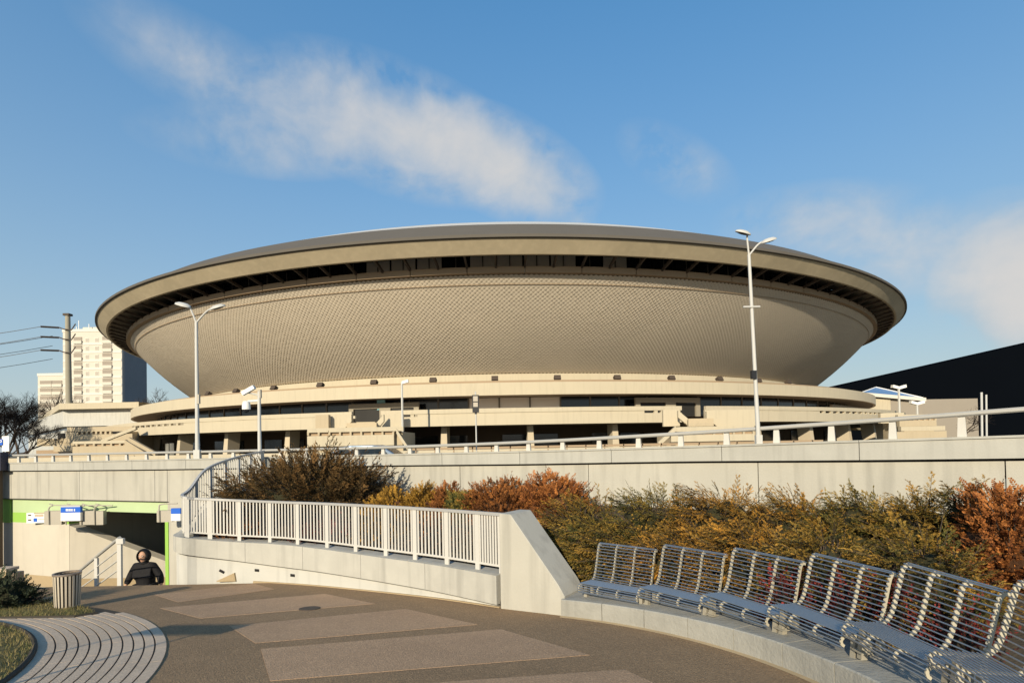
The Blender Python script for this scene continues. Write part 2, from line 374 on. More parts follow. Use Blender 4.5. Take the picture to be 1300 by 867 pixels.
while s < SB - 3:
    e = s + 3.6
    lo = (lambda q: EYE - 1.66 if bAt(q)[5] < 214 else EYE - 3.6)
    if s + .05 < sAtU(214) < e: e = sAtU(214)
    z0 = EYE - 1.72 if bAt((s + e) / 2)[5] < 214 else EYE - 5.6
    strip('wall_panel', K['band2'], s + 0.008, e - 0.008, lambda q: (0.0, -0.20, z0, bAt(q)[3] - 0.025), over)
    s = e
strip('joint_backing', K['gap'], 1, SB - 3, lambda q: (-0.06, -0.21, bAt(q)[3] - 0.3, bAt(q)[3] + 0.1), over, 60)
strip('lip_shadow_strip', K['gap'], 1.0, sAtU(216), lambda q: (0.015, -0.18, EYE - 1.745, EYE - 1.722), over, 30)  # dark strip: the lip's shadow line put into its colour
rm = MB(); pts = [(*bOff(s, -0.05), bAt(s)[4] - 0.045) for s in np.linspace(1, SB - 3, 120)]
# flat oval handrail
loops = []
for s in np.linspace(1, SB - 3, 120):
    z = bAt(s)[4]; k = len(rm.v); a, b = bOff(s, 0.0), bOff(s, -0.12)
    a2, b2 = bOff(s, 0.02), bOff(s, -0.14)
    rm.v += [(*a, z - 0.075), (*a2, z - 0.055), (*a2, z - 0.02), (*a, z), (*b, z), (*b2, z - 0.02), (*b2, z - 0.055), (*b, z - 0.075)]; loops.append(k)
for a, b in zip(loops, loops[1:]):
    for j in range(8): rm.f.append((a + j, a + (j + 1) % 8, b + (j + 1) % 8, b + j))
rm.build('handrail', K['rail'], over, True)
s = sAtU(1224) % 0.92
while s < SB - 3:
    if s > 1:
        a = bAt(s); x, y = bOff(s, -0.06); n = bN(s); r = math.atan2(n[1], n[0]) + math.pi / 2
        m = MB(); co, si = math.cos(r), math.sin(r)
        z0, z1 = a[2], a[4] - 0.07
        def L(px, py, z): return (x + co * px - si * py, y + si * px + co * py, z)
        m.hexa([L(-.06, -.03, z0), L(.06, -.03, z0), L(.06, .03, z0), L(-.06, .03, z0)], [L(-.045, -.03, z1), L(.045, -.03, z1), L(.045, .03, z1), L(-.045, .03, z1)])
        m.build('rail_post', K['fence'], over)
    s += 0.92
# underpass: beam, walls, ceiling
ub = EYE - 2.12
sO = sAtU(86); sJ = sAtU(210)
strip('beam', K['pgreen'], sO - 0.05, sAtU(226), lambda q: (-0.06, -0.5, ub, EYE - 1.745), over, 8)
strip('upper_stripe', K['pgreen'], sAtU(14), sO - 0.06, lambda q: (-0.10, -0.5, EYE - 2.25, EYE - 1.745), over, 8)
strip('green_stripe', K['green'], sAtU(13), sO - 0.02, lambda q: (-0.098, -0.5, EYE - 2.62, EYE - 2.25), over, 8)
strip('abutment_wall', K['under'], sAtU(-500), sO, lambda q: (-0.10, -0.5, FLOOR - 0.3, EYE - 2.62), over, 14)
strip('green_panel', K['green'], sAtU(-120), sAtU(12.4), lambda q: (-0.07, -0.5, EYE - 2.64, EYE - 1.745), over, 4)
strip('stained_base', K['stain'], sAtU(-500), sO - 0.01, lambda q: (-0.095, -0.45, FLOOR - 0.25, FLOOR + 0.16), over, 14)
a = bOff(sO, -0.11)
w0, w1 = Vector((a[0], a[1], 0)), P(216, 714, a[1] + 0.95)
zs0, zs1 = P(89, 667, w0.y).z, w1.z; bk = Vector((.12, .35, 0))
iw = MB(); lo_ = [Vector((w0.x, w0.y, FLOOR - 3)), Vector((w1.x, w1.y, FLOOR - 3))]; hi_ = [Vector((w0.x, w0.y, zs0)), Vector((w1.x, w1.y, zs1))]
iw.hexa([lo_[0], lo_[1], lo_[1] + bk, lo_[0] + bk], [hi_[0], hi_[1], hi_[1] + bk, hi_[0] + bk])
iw.build('passage_wall', K['under'], over)
MB().hexa([lo_[0] + Vector((.0, -.012, 0)), lo_[1] + Vector((0, -.012, 0)), lo_[1], lo_[0]], [Vector((w0.x, w0.y - .012, FLOOR + .12)), Vector((w1.x, w1.y - .012, FLOOR - .1)), Vector((w1.x, w1.y, FLOOR - .1)), Vector((w0.x, w0.y, FLOOR + .12))]).build('stained_base', K['stain'], over)
strip('return_wall', K['under'], sO - .42, sO - .01, lambda q: (-.46, -4.5, FLOOR - 3, ub), over, 2)
jx = bOff(sJ, -0.02)
MB().hexa([(jx[0], jx[1], FLOOR - 1), (jx[0] + 0.17, jx[1] - .1, FLOOR - 1), (jx[0] + 0.10, jx[1] + .35, FLOOR - 1), (jx[0] - .05, jx[1] + .35, FLOOR - 1)],
          [(jx[0], jx[1], ub - 0.01), (jx[0] + 0.17, jx[1] - .1, ub - .01), (jx[0] + 0.10, jx[1] + .35, ub - .01), (jx[0] - .05, jx[1] + .35, ub - .01)]).build('green_jamb', K['green'], over)
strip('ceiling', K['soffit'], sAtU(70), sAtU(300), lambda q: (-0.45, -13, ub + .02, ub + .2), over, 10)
MB().box((-22, 24.5, FLOOR - 8), (-5, 24.8, ub)).build('dark_backdrop', K['dark'], over)  # near-black sheet stands in for the passage's unlit depth

# ------------------------------------------------------------------ stairs of the underpass
st = thing('stairway', 'concrete stairs going down into the underpass beside the white handrail', 'stairs', abs_=True)
for k in range(10):
    y0 = CREST + 0.012 + k * 0.29; z = -0.1 * CREST - (k + 1) * 0.174
    MB().box((-9.74 - .95 * (y0 - CREST), y0, FLOOR - 0.5), (-7.9, y0 + 0.285 + (0.3 if k == 9 else 0), z)).build('step', K['paver'], st)
hr = thing('stair_handrail', 'white metal handrail with thin bars sloping down the underpass stairs', 'handrail', abs_=True)
p0, p1, p2 = P(152, 684, 12.35), P(122.5, 708, 13.3), P(96, 728.5, 14.3)
for p, nm in ((p0, 0), (p1, 1)):
    MB().obox((p.x, p.y, gz(-9, p.y) - .1 if p.y < CREST else FLOOR), 0.09 if nm == 0 else .075, 0.06, p.z - (gz(-9, p.y) if p.y < CREST else FLOOR) + 0.0).build('post', K['fence'], hr)
MB().obox((p0.x + .03, p0.y - .02, p0.z - .1), .16, .07, .12).build('bracket', K['fence'], hr)
MB().tube([p0 + Vector((0, 0, .03)), p1 + Vector((0, 0, .03)), p2], 0.034, 8).build('rail', K['rail'], hr, True)
for dz in (0.22, 0.44, 0.66):
    o = Vector((0, 0, dz)); MB().tube([p0 - o, p1 - o, p2 - o], 0.016, 6).build('bar', K['fence'], hr, True)

# ------------------------------------------------------------------ curved retaining wall with fence
WL = [(635.5, 771, 768, 730, 652), (560, 760, 751.5, 717, 646.5), (485, 751.5, 738, 706.5, 642), (410, 744, 726, 696, 638.5), (353, 739.8, 718.5, 690, 636.5), (296, 737.2, 711, 687, 634.2), (250, 738.5, 706, 683.5, 632), (231, 740, 703, 681.5, 630.5)]
wp = []
for u, g_, j_, c_, r_ in WL:
    b = on(u, g_); wp.append((b.x, b.y, P(u, j_, b.y).z, P(u, c_, b.y).z, P(u, r_, b.y).z))
l = wp[-1]
wp += [(l[0] - 0.28, l[1] + 0.25, l[2] + .05, l[3] + .02, l[4] + .03), (l[0] - 0.38, l[1] + 0.75, l[2] + .12, l[3] + .08, l[4] + .12)]
yE = bAt(sAtU(338))[1]
xE = bAt(sAtU(338))[0]
tops = [(263, 594.5, 13.9), (299, 580, 15.2), (330, 571.5, yE - 0.15)]
for u, v, y in tops:
    p = P(u, v, y); wp.append((p.x - 0.15 if u < 300 else p.x, p.y, p.z - 1.42, p.z - 0.95, p.z))
WP = resample(cat(wp, 10), 0.16)
wd = np.r_[0, np.cumsum(np.hypot(*(np.diff(WP[:, :2], axis=0).T)))]
def wAt(s): return np.array([np.interp(s, wd, WP[:, k]) for k in range(5)])
def wN(s):
    t = (wAt(min(s + .12, wd[-1])) - wAt(max(s - .12, 0)))[:2]; t /= np.hypot(*t); return np.array([-t[1], t[0]])   # points away from the plaza side?
sgn = 1.0
n0 = wN(2.0)
if n0[1] > 0: sgn = -1.0                    # make it point to the plaza (towards the camera)
def wOff(s, o): a = wAt(s); n = wN(s) * sgn; return a[0] + n[0] * o, a[1] + n[1] * o
rw = thing('retaining_wall', 'low curved white retaining wall with a projecting grey cap below the white fence', 'wall', abs_=True)
def wstrip(name, m, s0, s1, fn, parent, n=4):
    mb = MB(); loops = []
    for i in range(n + 1):
        s = s0 + (s1 - s0) * i / n; o, q, z0, z1 = fn(s); a, b = wOff(s, o), wOff(s, q)
        k = len(mb.v); mb.v += [(*a, z0), (*a, z1), (*b, z1), (*b, z0)]; loops.append(k)
    for a, b in zip(loops, loops[1:]):
        for j in range(4): mb.f.append((a + j, a + (j + 1) % 4, b + (j + 1) % 4, b + j))
    mb.f.append(tuple(loops[0] + j for j in range(4))); mb.f.append(tuple(loops[-1] + j for j in reversed(range(4))))
    return mb.build(name, m, parent)
wstrip('base', K['wall'], 0.0, wd[-1], lambda q: (0.0, -0.3, FLOOR - .2 if wAt(q)[1] > 12.75 else -1.6, wAt(q)[2] - 0.02), rw, 70)
wstrip('footing', K['stain'], 0.0, 6.6, lambda q: (0.035, -0.1, -1.6, -0.1 * wAt(q)[1] + 0.02), rw, 40)
sc = 0.03
for cut in (1.72, 3.4, 5.1, 6.8, 8.4, 9.8, wd[-1]):
    wstrip('cap', K['wallcap'], sc + .004, cut - .004, lambda q: (0.055, -0.34, wAt(q)[2] + 0.015, wAt(q)[3]), rw, 12); sc = cut
wstrip('joint', K['gap'], 0, wd[-1], lambda q: (-0.03, -0.3, wAt(q)[2] - .05, wAt(q)[2] + .05), rw, 70)
def wS(u):                                  # arc length where the wall is seen at u
    uu = np.array([650 + F * a[0] / a[1] for a in WP]); m_ = int(np.argmax(uu < 231)) or 60; return float(np.interp(u, uu[:m_][::-1], wd[:m_][::-1]))
for u, v in ((324.5, 723.6), (369.5, 730), (280, 725)):
    s = wS(u); x, y = wOff(s, 0.002); z = P(u, v, y).z; n = wN(s) * sgn
    o = MB().obox((0, 0, -.028), .125, .02, .056).build('drain_slot', K['dark'], rw); o.location = (x, y, z); o.rotation_euler = (0, 0.5 if u == 280 else 0, math.atan2(n[1], n[0]) + math.pi / 2)
q = [on(275, 738.2), on(299, 737.6)]; top = P(297, 727, q[1].y)
MB().hexa([q[0], q[1], q[1] + Vector((.05, .3, 0)), q[0] + Vector((.05, .3, 0))], [q[0] + Vector((0, 0, .02)), top, top + Vector((.05, .2, 0)), q[0] + Vector((.05, .3, .02))]).build('mortar_ramp', K['stain'], rw)
fe = thing('white_fence', 'white metal fence of close flat bars on top of the curved retaining wall', 'fence', abs_=True)
def fz(s): return wAt(s)[4]
posts_u = [597.5, 559, 519, 482, 444, 408, 371, 336, 298, 263]
ps = [0.06] + [wS(u) for u in posts_u]
ps += [wS(232)]
while ps[-1] < wd[-1] - 0.75: ps.append(ps[-1] + 0.66)
ps.append(wd[-1] - 0.06)
bal = None; pst = None
def fmember(s, w, t, z0, z1, name, m):
    x, y = wOff(s, -0.12); n = wN(s) * sgn
    o = MB().obox((0, 0, 0), w, t, z1 - z0).build(name, m, fe); o.location = (x, y, z0); o.rotation_euler[2] = math.atan2(n[1], n[0]) + math.pi / 2; return o
for k, s in enumerate(ps):
    a = wAt(s); fmember(s, 0.095, 0.03, a[3] - 0.02, a[4] - 0.03, 'post', K['fence'])
    if k + 1 < len(ps):
        nb = 9 if k < 13 else 6
        for j in range(1, nb):
            q = s + (ps[k + 1] - s) * j / nb; a = wAt(q); fmember(q, 0.036 if k < 13 else .02, 0.014, a[3] + 0.135, a[4] - 0.035, 'baluster', K['fence'])
def fencerail(name, zf, h, w, m):
    mb = MB(); loops = []
    for s in np.linspace(0, wd[-1], 90):
        a, b = wOff(s, -0.12 + w / 2), wOff(s, -0.12 - w / 2); z = zf(s); k = len(mb.v)
        mb.v += [(*a, z - h), (*a, z), (*b, z), (*b, z - h)]; loops.append(k)
    for a, b in zip(loops, loops[1:]):
        for j in range(4): mb.f.append((a + j, a + (j + 1) % 4, b + (j + 1) % 4, b + j))
    mb.build(name, m, fe)
fencerail('top_rail', lambda s: wAt(s)[4], 0.05, 0.06, K['steel'])
fencerail('bottom_rail', lambda s: wAt(s)[3] + 0.135, 0.035, 0.03, K['fence'])

# ------------------------------------------------------------------ end block of the wall, bench plinth
eb = thing('end_block', 'big white concrete wedge with sloping top ending the fence beside the benches', 'concrete block', abs_=True)
a, b = on(635.5, 772), on(717, 781.5); d = (b - a); L0 = Vector((d.x, d.y, 0)).length; d = Vector((d.x, d.y, 0)).normalized(); nb_ = Vector((-d.y, d.x, 0))
zt = P(640, 651.5, a.y).z
l1 = (P(647.5, 652, a.y).x - a.x) / d.x; zk = P(707, 744, b.y).z; l2 = L0 - 0.1; l3 = L0 + .0; zk2 = P(717, 757, b.y).z
poly = [(0, -1.6), (l3, -1.6), (l3, zk2), (l2, zk), (l1, zt), (0, zt)]
o = MB().prism(poly, (a.x, a.y, 0), d, (0, 0, 1), nb_, 0.62).build('wedge', K['band2'], eb); bevel(o, 0.012)
C0 = Vector((-1.75, 4.25, 0)); RP = 4.60
def pol(th, r, z=0): return Vector((C0.x + r * math.cos(th), C0.y + r * math.sin(th), z))
def pz(th, r=RP): return -0.1 * (C0.y + r * math.sin(th)) + 0.25
pl = thing('bench_plinth', 'low curved grey concrete plinth carrying the row of benches', 'plinth', abs_=True)
ths = list(np.linspace(rad(58.3), rad(-42), 13))
for t0, t1 in zip(ths, ths[1:]):
    m = MB(); loops = []
    for k in range(4):
        t = t0 - 0.0012 + (t1 - t0 + 0.0024) * k / 3; z = pz(t); i0 = len(m.v)
        m.v += [tuple(pol(t, RP, z - .45)), tuple(pol(t, RP, z - .012)), tuple(pol(t, RP + .012, z)), tuple(pol(t, RP + 1.0, z)), tuple(pol(t, RP + 1.0, z - .45))]; loops.append(i0)
    for p, q in zip(loops, loops[1:]):
        for j in range(5): m.f.append((p + j, p + (j + 1) % 5, q + (j + 1) % 5, q + j))
    m.f.append(tuple(loops[0] + j for j in range(5))); m.f.append(tuple(loops[-1] + j for j in reversed(range(5))))
    m.build('plinth_block', K['plinth'], pl)
m = MB(); loops = []
for t in np.linspace(rad(58.3), rad(-42), 40):
    z = pz(t) - .25; i0 = len(m.v); m.v += [tuple(pol(t, RP + .02, z + .018)), tuple(pol(t, RP - .05, z + .004))]; loops.append(i0)
for p, q in zip(loops, loops[1:]): m.f.append((p, p + 1, q + 1, q))
m.build('mortar_line', K['stain'], pl)

# ------------------------------------------------------------------ planting bed
frontp = [(p[0] - 0.0, p[1] + 0.25, wAt(s)[3] - 0.12) for s in np.linspace(wd[-1] * 0.62, 0.4, 16) for p in [wOff(s, -0.25)]]
frontp += [tuple(pol(t, RP + .95, pz(t) - 0.02)) for t in np.linspace(rad(56), rad(-42), 22)]
bks = np.linspace(sAtU(322), sAtU(1900), len(frontp))
g = MB(); NR = 7
for (x, y, z), s in zip(frontp, bks):
    bx, by = bOff(s, 0.0); bz = EYE - 1.45
    for k in range(NR):
        t = k / (NR - 1); g.v.append((x + (bx - x) * t, y + (by - y) * t, z + (bz - z) * t ** 0.8 + (rng.uniform(-.05, .05) if 0 < k < NR - 1 else 0)))
for i in range(len(frontp) - 1):
    for k in range(NR - 1): a = i * NR + k; g.f.append((a, a + NR, a + NR + 1, a + 1))
bed = struct(g.build('planting_bed', K['soil'], None, True)); bedv = list(g.v)
def soilz(x, y):
    best = min(bedv, key=lambda q: (q[0] - x) ** 2 + (q[1] - y) ** 2); return best[2]

# ------------------------------------------------------------------ benches
WB = 0.955
prof = [(0.035, .135), (0.008, .155), (-.006, .19), (0.0, .222), (0.025, .248)] + [(.058 + .0305 * k, .262 - .0018 * k) for k in range(10)] + [(.36, .25), (.396, .266), (.426, .292), (.449, .328), (.467, .371), (.482, .416), (.496, .462), (.509, .508), (.522, .554), (.535, .60), (.548, .646), (.561, .69), (.578, .732), (.607, .760), (.643, .766), (.675, .752)]
prof = [tuple(p) for p in prof]
rodm = MB().tube([(-WB / 2, 0, 0), (WB / 2, 0, 0)], 0.0068, 8).mesh('rod', True); rodm.materials.append(K['rod'])
fine = resample(cat(prof, 6), 0.0115)
m = MB(); ti, to = [], []
dd = np.r_[0, np.cumsum(np.hypot(*(np.diff(np.array(prof), axis=0).T)))]
fd = np.r_[0, np.cumsum(np.hypot(*(np.diff(fine, axis=0).T)))]
rodpos = np.interp(np.arange(len(prof)), np.arange(len(prof)), dd) * fd[-1] / dd[-1]
for i, p in enumerate(fine):
    t = fine[min(i + 1, len(fine) - 1)] - fine[max(i - 1, 0)]; t = t / np.hypot(*t); n = np.array([-t[1], t[0]])   # inner side (where one sits)
    dist = np.min(np.abs(rodpos - fd[i])); tooth = (0.0045 if dist > 0.012 else -0.009) if p[1] > .275 else -.010
    ti.append(p + n * tooth); to.append(p - n * 0.036)
for x in (-0.006, 0.006):
    for a_, b_ in zip(ti, to): m.v += [(x, *a_), (x, *b_)]
nn = len(fine)
for i in range(nn - 1):
    a_, b_ = 2 * i, 2 * i + 2
    m.f += [(a_, b_, b_ + 1, a_ + 1), (2 * nn + a_, 2 * nn + a_ + 1, 2 * nn + b_ + 1, 2 * nn + b_), (a_, 2 * nn + a_, 2 * nn + b_, b_), (a_ + 1, b_ + 1, 2 * nn + b_ + 1, 2 * nn + a_ + 1)]
m.f += [(0, 1, 2 * nn + 1, 2 * nn), (2 * nn - 2, 4 * nn - 2, 4 * nn - 1, 2 * nn - 1)]
ribm = m.mesh('rib'); ribm.materials.append(K['rib'])
m = MB(); m.hexa([(-.03, .14, -.06), (.03, .14, -.06), (.03, .20, -.06), (-.03, .20, -.06)], [(-.022, .17, .235), (.022, .17, .235), (.022, .225, .235), (-.022, .225, .235)])
m.obox((0, .17, .0), .13, .10, .012); m.obox((-.045, .17, .012), .018, .018, .014); m.obox((.045, .17, .012), .018, .018, .014)
m.obox((0, .34, .0), .05, .05, .225)
legm = m.mesh('leg'); legm.materials.append(K['leg'])
m = MB().tube([(-WB / 2 + .02, .2, .215), (WB / 2 - .02, .2, .215)], .014, 8); crossm = m.mesh('cross_bar', True); crossm.materials.append(K['leg'])
blabels = ['steel rod bench at the far end of the row, against the white concrete wedge', 'second bench from the white concrete wedge, orange bush high behind it',
           'third bench from the white concrete wedge, in the middle of the row', 'fourth bench from the white concrete wedge, red barberry behind its back',
           'largest fully visible bench, dark gap and orange cypress behind its right end', 'bench cut off by the right edge of the photo, below the orange cypress']
bench = None
for k in range(6):
    th = rad(49.6 - 11.7 * k)
    z = pz(th, RP + .3) + (-0.045, -0.03, -0.01, 0.015, 0.035, 0.05)[k]
    if bench is None:
        bench = thing('bench', '', 'bench', group='steel rod benches along the plinth')
        for p in prof: o = link('rod', rodm, None, bench); o.location = (0, p[0], p[1])
        for i in range(4): o = link('rib', ribm, None, bench); o.location = ((-WB / 2 + .012) + (WB - .024) * i / 3, 0, 0)
        for i in (0, 3): o = link('leg', legm, None, bench); o.location = ((-WB / 2 + .03) + (WB - .06) * i / 3, 0, 0)
        link('cross_bar', crossm, None, bench)
        bo = bench
    else: bo = copytree(bench)
    bo.location = pol(th, RP + 0.08, z); bo.rotation_euler = (0, 0, th - math.pi / 2); bo['label'] = blabels[k]

# ------------------------------------------------------------------ left foreground: pavers, turf, bin
PC = Vector((-10.6, 3.0, 0))
def pp(a, r, dz=0):
    x, y = PC.x + r * math.cos(a), PC.y + r * math.sin(a); return Vector((x, y, -0.1 * y + dz))
def verge_y(x):
    pts = [on(-260, 786.5), on(0, 784.6), on(51, 783.8), on(95, 783.0), on(124, 778.5)]
    return np.interp(x, [p.x for p in pts], [p.y for p in pts])
path = struct(MB().build('paver_path', None)) if False else None
g = MB(); arc = np.linspace(rad(-60), rad(130), 90)
for t in arc: g.v += [tuple(pp(t, 6.0, .004)), tuple(pp(t, 7.37, .004))]
for i in range(len(arc) - 1): g.f.append((2 * i, 2 * i + 2, 2 * i + 3, 2 * i + 1))
path = struct(g.build('paver_path', K['joint']))
edges = [6.06] + [6.24 + .1122 * k for k in range(10)] + [7.37]
for i, (r0, r1) in enumerate(zip(edges, edges[1:])):
    L_ = 0.34; n = int(rad(105) * r0 / L_); off = rng.random() * 0.04
    for j in range(n):
        t0 = rad(-28) + off + j * L_ / r0; t1 = t0 + L_ / r0 - 0.0025 / r0
        mid = pp((t0 + t1) / 2, r1)
        if mid.y > verge_y(mid.x) + .1: continue
        if mid.x < -9.5: continue
        z0, z1 = -0.03, 0.012 + rng.uniform(-.0015, .0015); a_, b_ = r0 + (.009 if i else .004), r1 - (.009 if i < len(edges) - 2 else 0)
        tm = (t0 + t1) / 2
        m = MB(); bt = [pp(t0, a_, z0), pp(t0, b_, z0), pp(tm, b_, z0), pp(t1, b_, z0), pp(t1, a_, z0), pp(tm, a_, z0)]; m.hexa(bt[::-1], [p + Vector((0, 0, z1 - z0)) for p in bt[::-1]])
        m.build('paver', K['paver'], path)
def turf_patch(name, poly, label_h, nb, seed):
    r = np.random.default_rng(seed); m = MB(); poly = [Vector(p) for p in poly]; c = sum(poly, Vector()) / len(poly)
    m.v.append((c.x, c.y, c.z + label_h)); n = len(poly)
    for p in poly: q = c.lerp(p, .82); m.v.append((q.x, q.y, q.z + label_h * .8))
    for p in poly: m.v.append((p.x, p.y, p.z + .01))
    for i in range(n):
        j = (i + 1) % n; m.f += [(0, 1 + i, 1 + j), (1 + i, 1 + n + i, 1 + n + j, 1 + j)]
    base = struct(m.build(name, K['turf'], None, True))
    # blades
    xs_ = [p.x for p in poly]; ys_ = [p.y for p in poly]
    def inside(x, y):
        c_ = False; j = n - 1
        for i in range(n):
            if (poly[i].y > y) != (poly[j].y > y) and x < (poly[j].x - poly[i].x) * (y - poly[i].y) / (poly[j].y - poly[i].y) + poly[i].x: c_ = not c_
            j = i
        return c_
    V, Fc, T = [], [], []
    while len(Fc) < nb:
        x, y = r.uniform(min(xs_), max(xs_)), r.uniform(min(ys_), max(ys_))
        if not inside(x, y) or y < 3.2: continue
        z = -0.1 * y + label_h * .6; h = r.uniform(.02, .065); a = r.uniform(0, 6.28); le = r.uniform(.0, .05); b = r.uniform(0, 6.28)
        w = .0045; k = len(V); V += [(x - w * math.cos(a), y - w * math.sin(a), z), (x + w * math.cos(a), y + w * math.sin(a), z), (x + le * math.cos(b), y + le * math.sin(b), z + h)]; Fc.append((k, k + 1, k + 2)); T += [r.random()] * 3
    me = bpy.data.meshes.new('grass'); me.from_pydata(V, [], Fc); me.attributes.new('tint', 'FLOAT', 'POINT').data.foreach_set('value', T)
    stuff(link('grass', me, K['blade']))
disc = [pp(t, 6.02, 0) for t in np.linspace(rad(-40), rad(75), 36)] + [Vector((-10.8, 8.6, -.86)), Vector((-11, 2.0, -.2))]
turf_patch('turf_island', disc, .05, 26000, 3)
verge = [on(-260, 786.5), on(0, 784.6), on(51, 783.8), on(95, 783.0), on(122, 778.5), on(108, 773.5), on(84, 768.5), on(62, 767), on(36, 765.5), on(0, 765), on(-260, 766)]
turf_patch('turf_verge', verge, .05, 12000, 4)
m = MB()
kp = [on(-260, 787.2), on(0, 785.4), on(51, 784.6), on(95, 783.8), on(123, 779.2)]
m.tube([p + Vector((0, 0, .01)) for p in resample_v(kp)] if False else [p + Vector((0, 0, .012)) for p in kp], .03, 6)
tag(m.build('edging', K['joint']), 'thin dark edging strip between the grass verge and the pale pavers', 'edging')
m = MB(); m.tube([pp(t, 6.04, .02) for t in np.linspace(rad(-38), rad(72), 40)], .035, 6)
tag(m.build('edging', K['joint']), 'curved dark edging round the grass island in the corner', 'edging')
# bin
bp_ = on(85.5, 772.5)
bn = thing('litter_bin', 'round slatted litter bin standing on the grass verge', 'litter bin', (bp_.x, bp_.y, bp_.z + .03))
HB = 0.58
MB().lathe([(0.0, .03), (.155, .03), (.168, HB - .02), (.16, HB - .02), (.147, .05), (0, .05)], (0, 0, 0), 20).build('liner', K['iron'], bn, True)
sl_ = None
for k in range(22):
    a_ = 2 * math.pi * k / 22
    if sl_ is None:
        m = MB(); m.hexa([(-.013, -.178, 0.02), (.013, -.178, 0.02), (.013, -.168, 0.02), (-.013, -.168, 0.02)], [(-.015, -.198, HB - .01), (.015, -.198, HB - .01), (.015, -.188, HB - .01), (-.015, -.188, HB - .01)])
        sl_ = m.mesh('slat'); sl_.materials.append(K['binslat'])
    o = link('slat', sl_, None, bn); o.rotation_euler[2] = a_
MB().lathe([(.178, HB - .02), (.204, HB - .02), (.206, HB + .01), (.176, HB + .012), (.178, HB - .02)], (0, 0, 0), 28).build('rim', K['binr'], bn, True)
MB().lathe([(0, -.05), (.1, -.05), (.1, .04), (0, .04)], (0, 0, 0), 14).build('foot', K['iron'], bn)
# concrete post behind the dark bush
p = on(9, 752); q = P(9, 722, p.y)
cp = thing('concrete_planter', 'square beige concrete bin behind the dark bush by the left edge', 'concrete bin', (p.x, p.y, p.z))
hh = q.z - p.z
MB().obox((-.03, 0, -.1), .26, .26, hh + .07).build('body', K['stain'], cp); MB().obox((-.03, 0, hh - .03), .30, .30, .06).build('rim', K['paver'], cp)
MB().obox((.17, .05, -.1), .1, .2, hh + .03).build('side_tank', K['binr'], cp)
# manhole
p = on(393, 772.3)
mh = thing('manhole_cover', 'dark round drain cover set in the plaza paving', 'drain cover', (p.x, p.y, p.z + .006)); mh.rotation_euler = (-math.atan(.1), 0, 0)
MB().lathe([(0, .008), (.165, .006), (.17, .004), (.17, -.03)], (0, 0, 0), 28).build('lid', K['iron'], mh)
# two legged board just outside the picture (its shadow falls across the plaza)
sg = thing('notice_board', 'two legged low notice board standing left of the pavers', 'notice board', abs_=True)
el_ = math.tan(SUN_EL)
def caster(tip, h):                         # foot of a post of height h whose shadow tip falls on tip
    q = tip; L_ = h / (el_ - 0.1 * math.cos(SUN_AZ))
    x, y = q.x - L_ * math.sin(SUN_AZ), q.y - L_ * math.cos(SUN_AZ); return Vector((x, y, -0.1 * y))
t1, t2 = on(180, 802), on(262, 801)
HS = 1.85
f1, f2 = caster(t1, HS), caster(t2, HS)
for f_ in (f1, f2): MB().tube([f_ + Vector((0, 0, -.1)), f_ + Vector((0, 0, HS + .1))], .022, 8).build('leg', K['steel'], sg, True)
dv = (f2 - f1).normalized()
a_, b_ = f1 - dv * .02, f2 + dv * .33
MB().hexa([a_ + Vector((0, -.03, HS - .05)), b_ + Vector((0, -.03, HS - .05)), b_ + Vector((0, 0, HS - .05)), a_ + Vector((0, 0, HS - .05))], [a_ + Vector((0, -.03, HS + .13)), b_ + Vector((0, -.03, HS + .13)), b_ + Vector((0, 0, HS + .13)), a_ + Vector((0, 0, HS + .13))]).build('board', K['board'], sg)

# ------------------------------------------------------------------ arena (saucer-shaped hall)
AC = Vector(P(643, 562, 105.3)); AC.z = EYE; AL = 105.3
def hz(v, r): return (562 - v) * (AL - r) / F
ar = thing('saucer_arena', 'huge saucer-shaped arena clad in diamond scales above cream terraces', 'arena', abs_=True)
FA0, FA1 = rad(-112), rad(112)
def phi(u, r, v=None):                      # azimuth of the ring point of radius r seen at u
    k = (u - 650) / F
    if v is not None: k = ray(u, v).x / ray(u, v).y
    lo, hi = -1.2, 1.2
    f_ = lambda a: (AC.x + r * math.sin(a)) - k * (AC.y - r * math.cos(a))
    lim = math.acos(min(1, r / AL)); lo, hi = -lim, lim
    for _ in range(60):
        mid = (lo + hi) / 2
        if f_(mid) > 0: hi = mid
        else: lo = mid
    return (lo + hi) / 2
def ring(name, profl, m, n=200, smooth=False): return MB().lathe(profl, AC, n).build(name, m, ar, smooth)
ring('roof', [(62.35, 16.33), (59.2, 18.35), (58.4, 18.72)], K['roof'], 220)
ring('roof_edge', [(58.4, 18.72), (54.6, 20.45), (54.3, 20.5)], K['roofw'], 200)
ring('roof_dome', [(54.3, 20.5), (48, 21.3), (36, 23.2), (20, 24.8), (4, 25.4), (0.01, 25.4)], K['roof'], 96)
ring('rim_edge', [(62.35, 16.33), (62.62, 16.28), (62.62, 16.05), (62.4, 16.0)], K['roof'], 220)
ring('rim', [(62.4, 16.0), (61.5, 15.06), (61.3, 15.04)], K['rim'], 220)
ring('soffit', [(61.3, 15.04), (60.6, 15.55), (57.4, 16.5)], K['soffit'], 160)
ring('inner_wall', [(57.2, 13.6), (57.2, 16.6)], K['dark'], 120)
ring('gallery_floor', [(57.2, 14.3), (59.2, 14.3)], K['soffit'], 120)
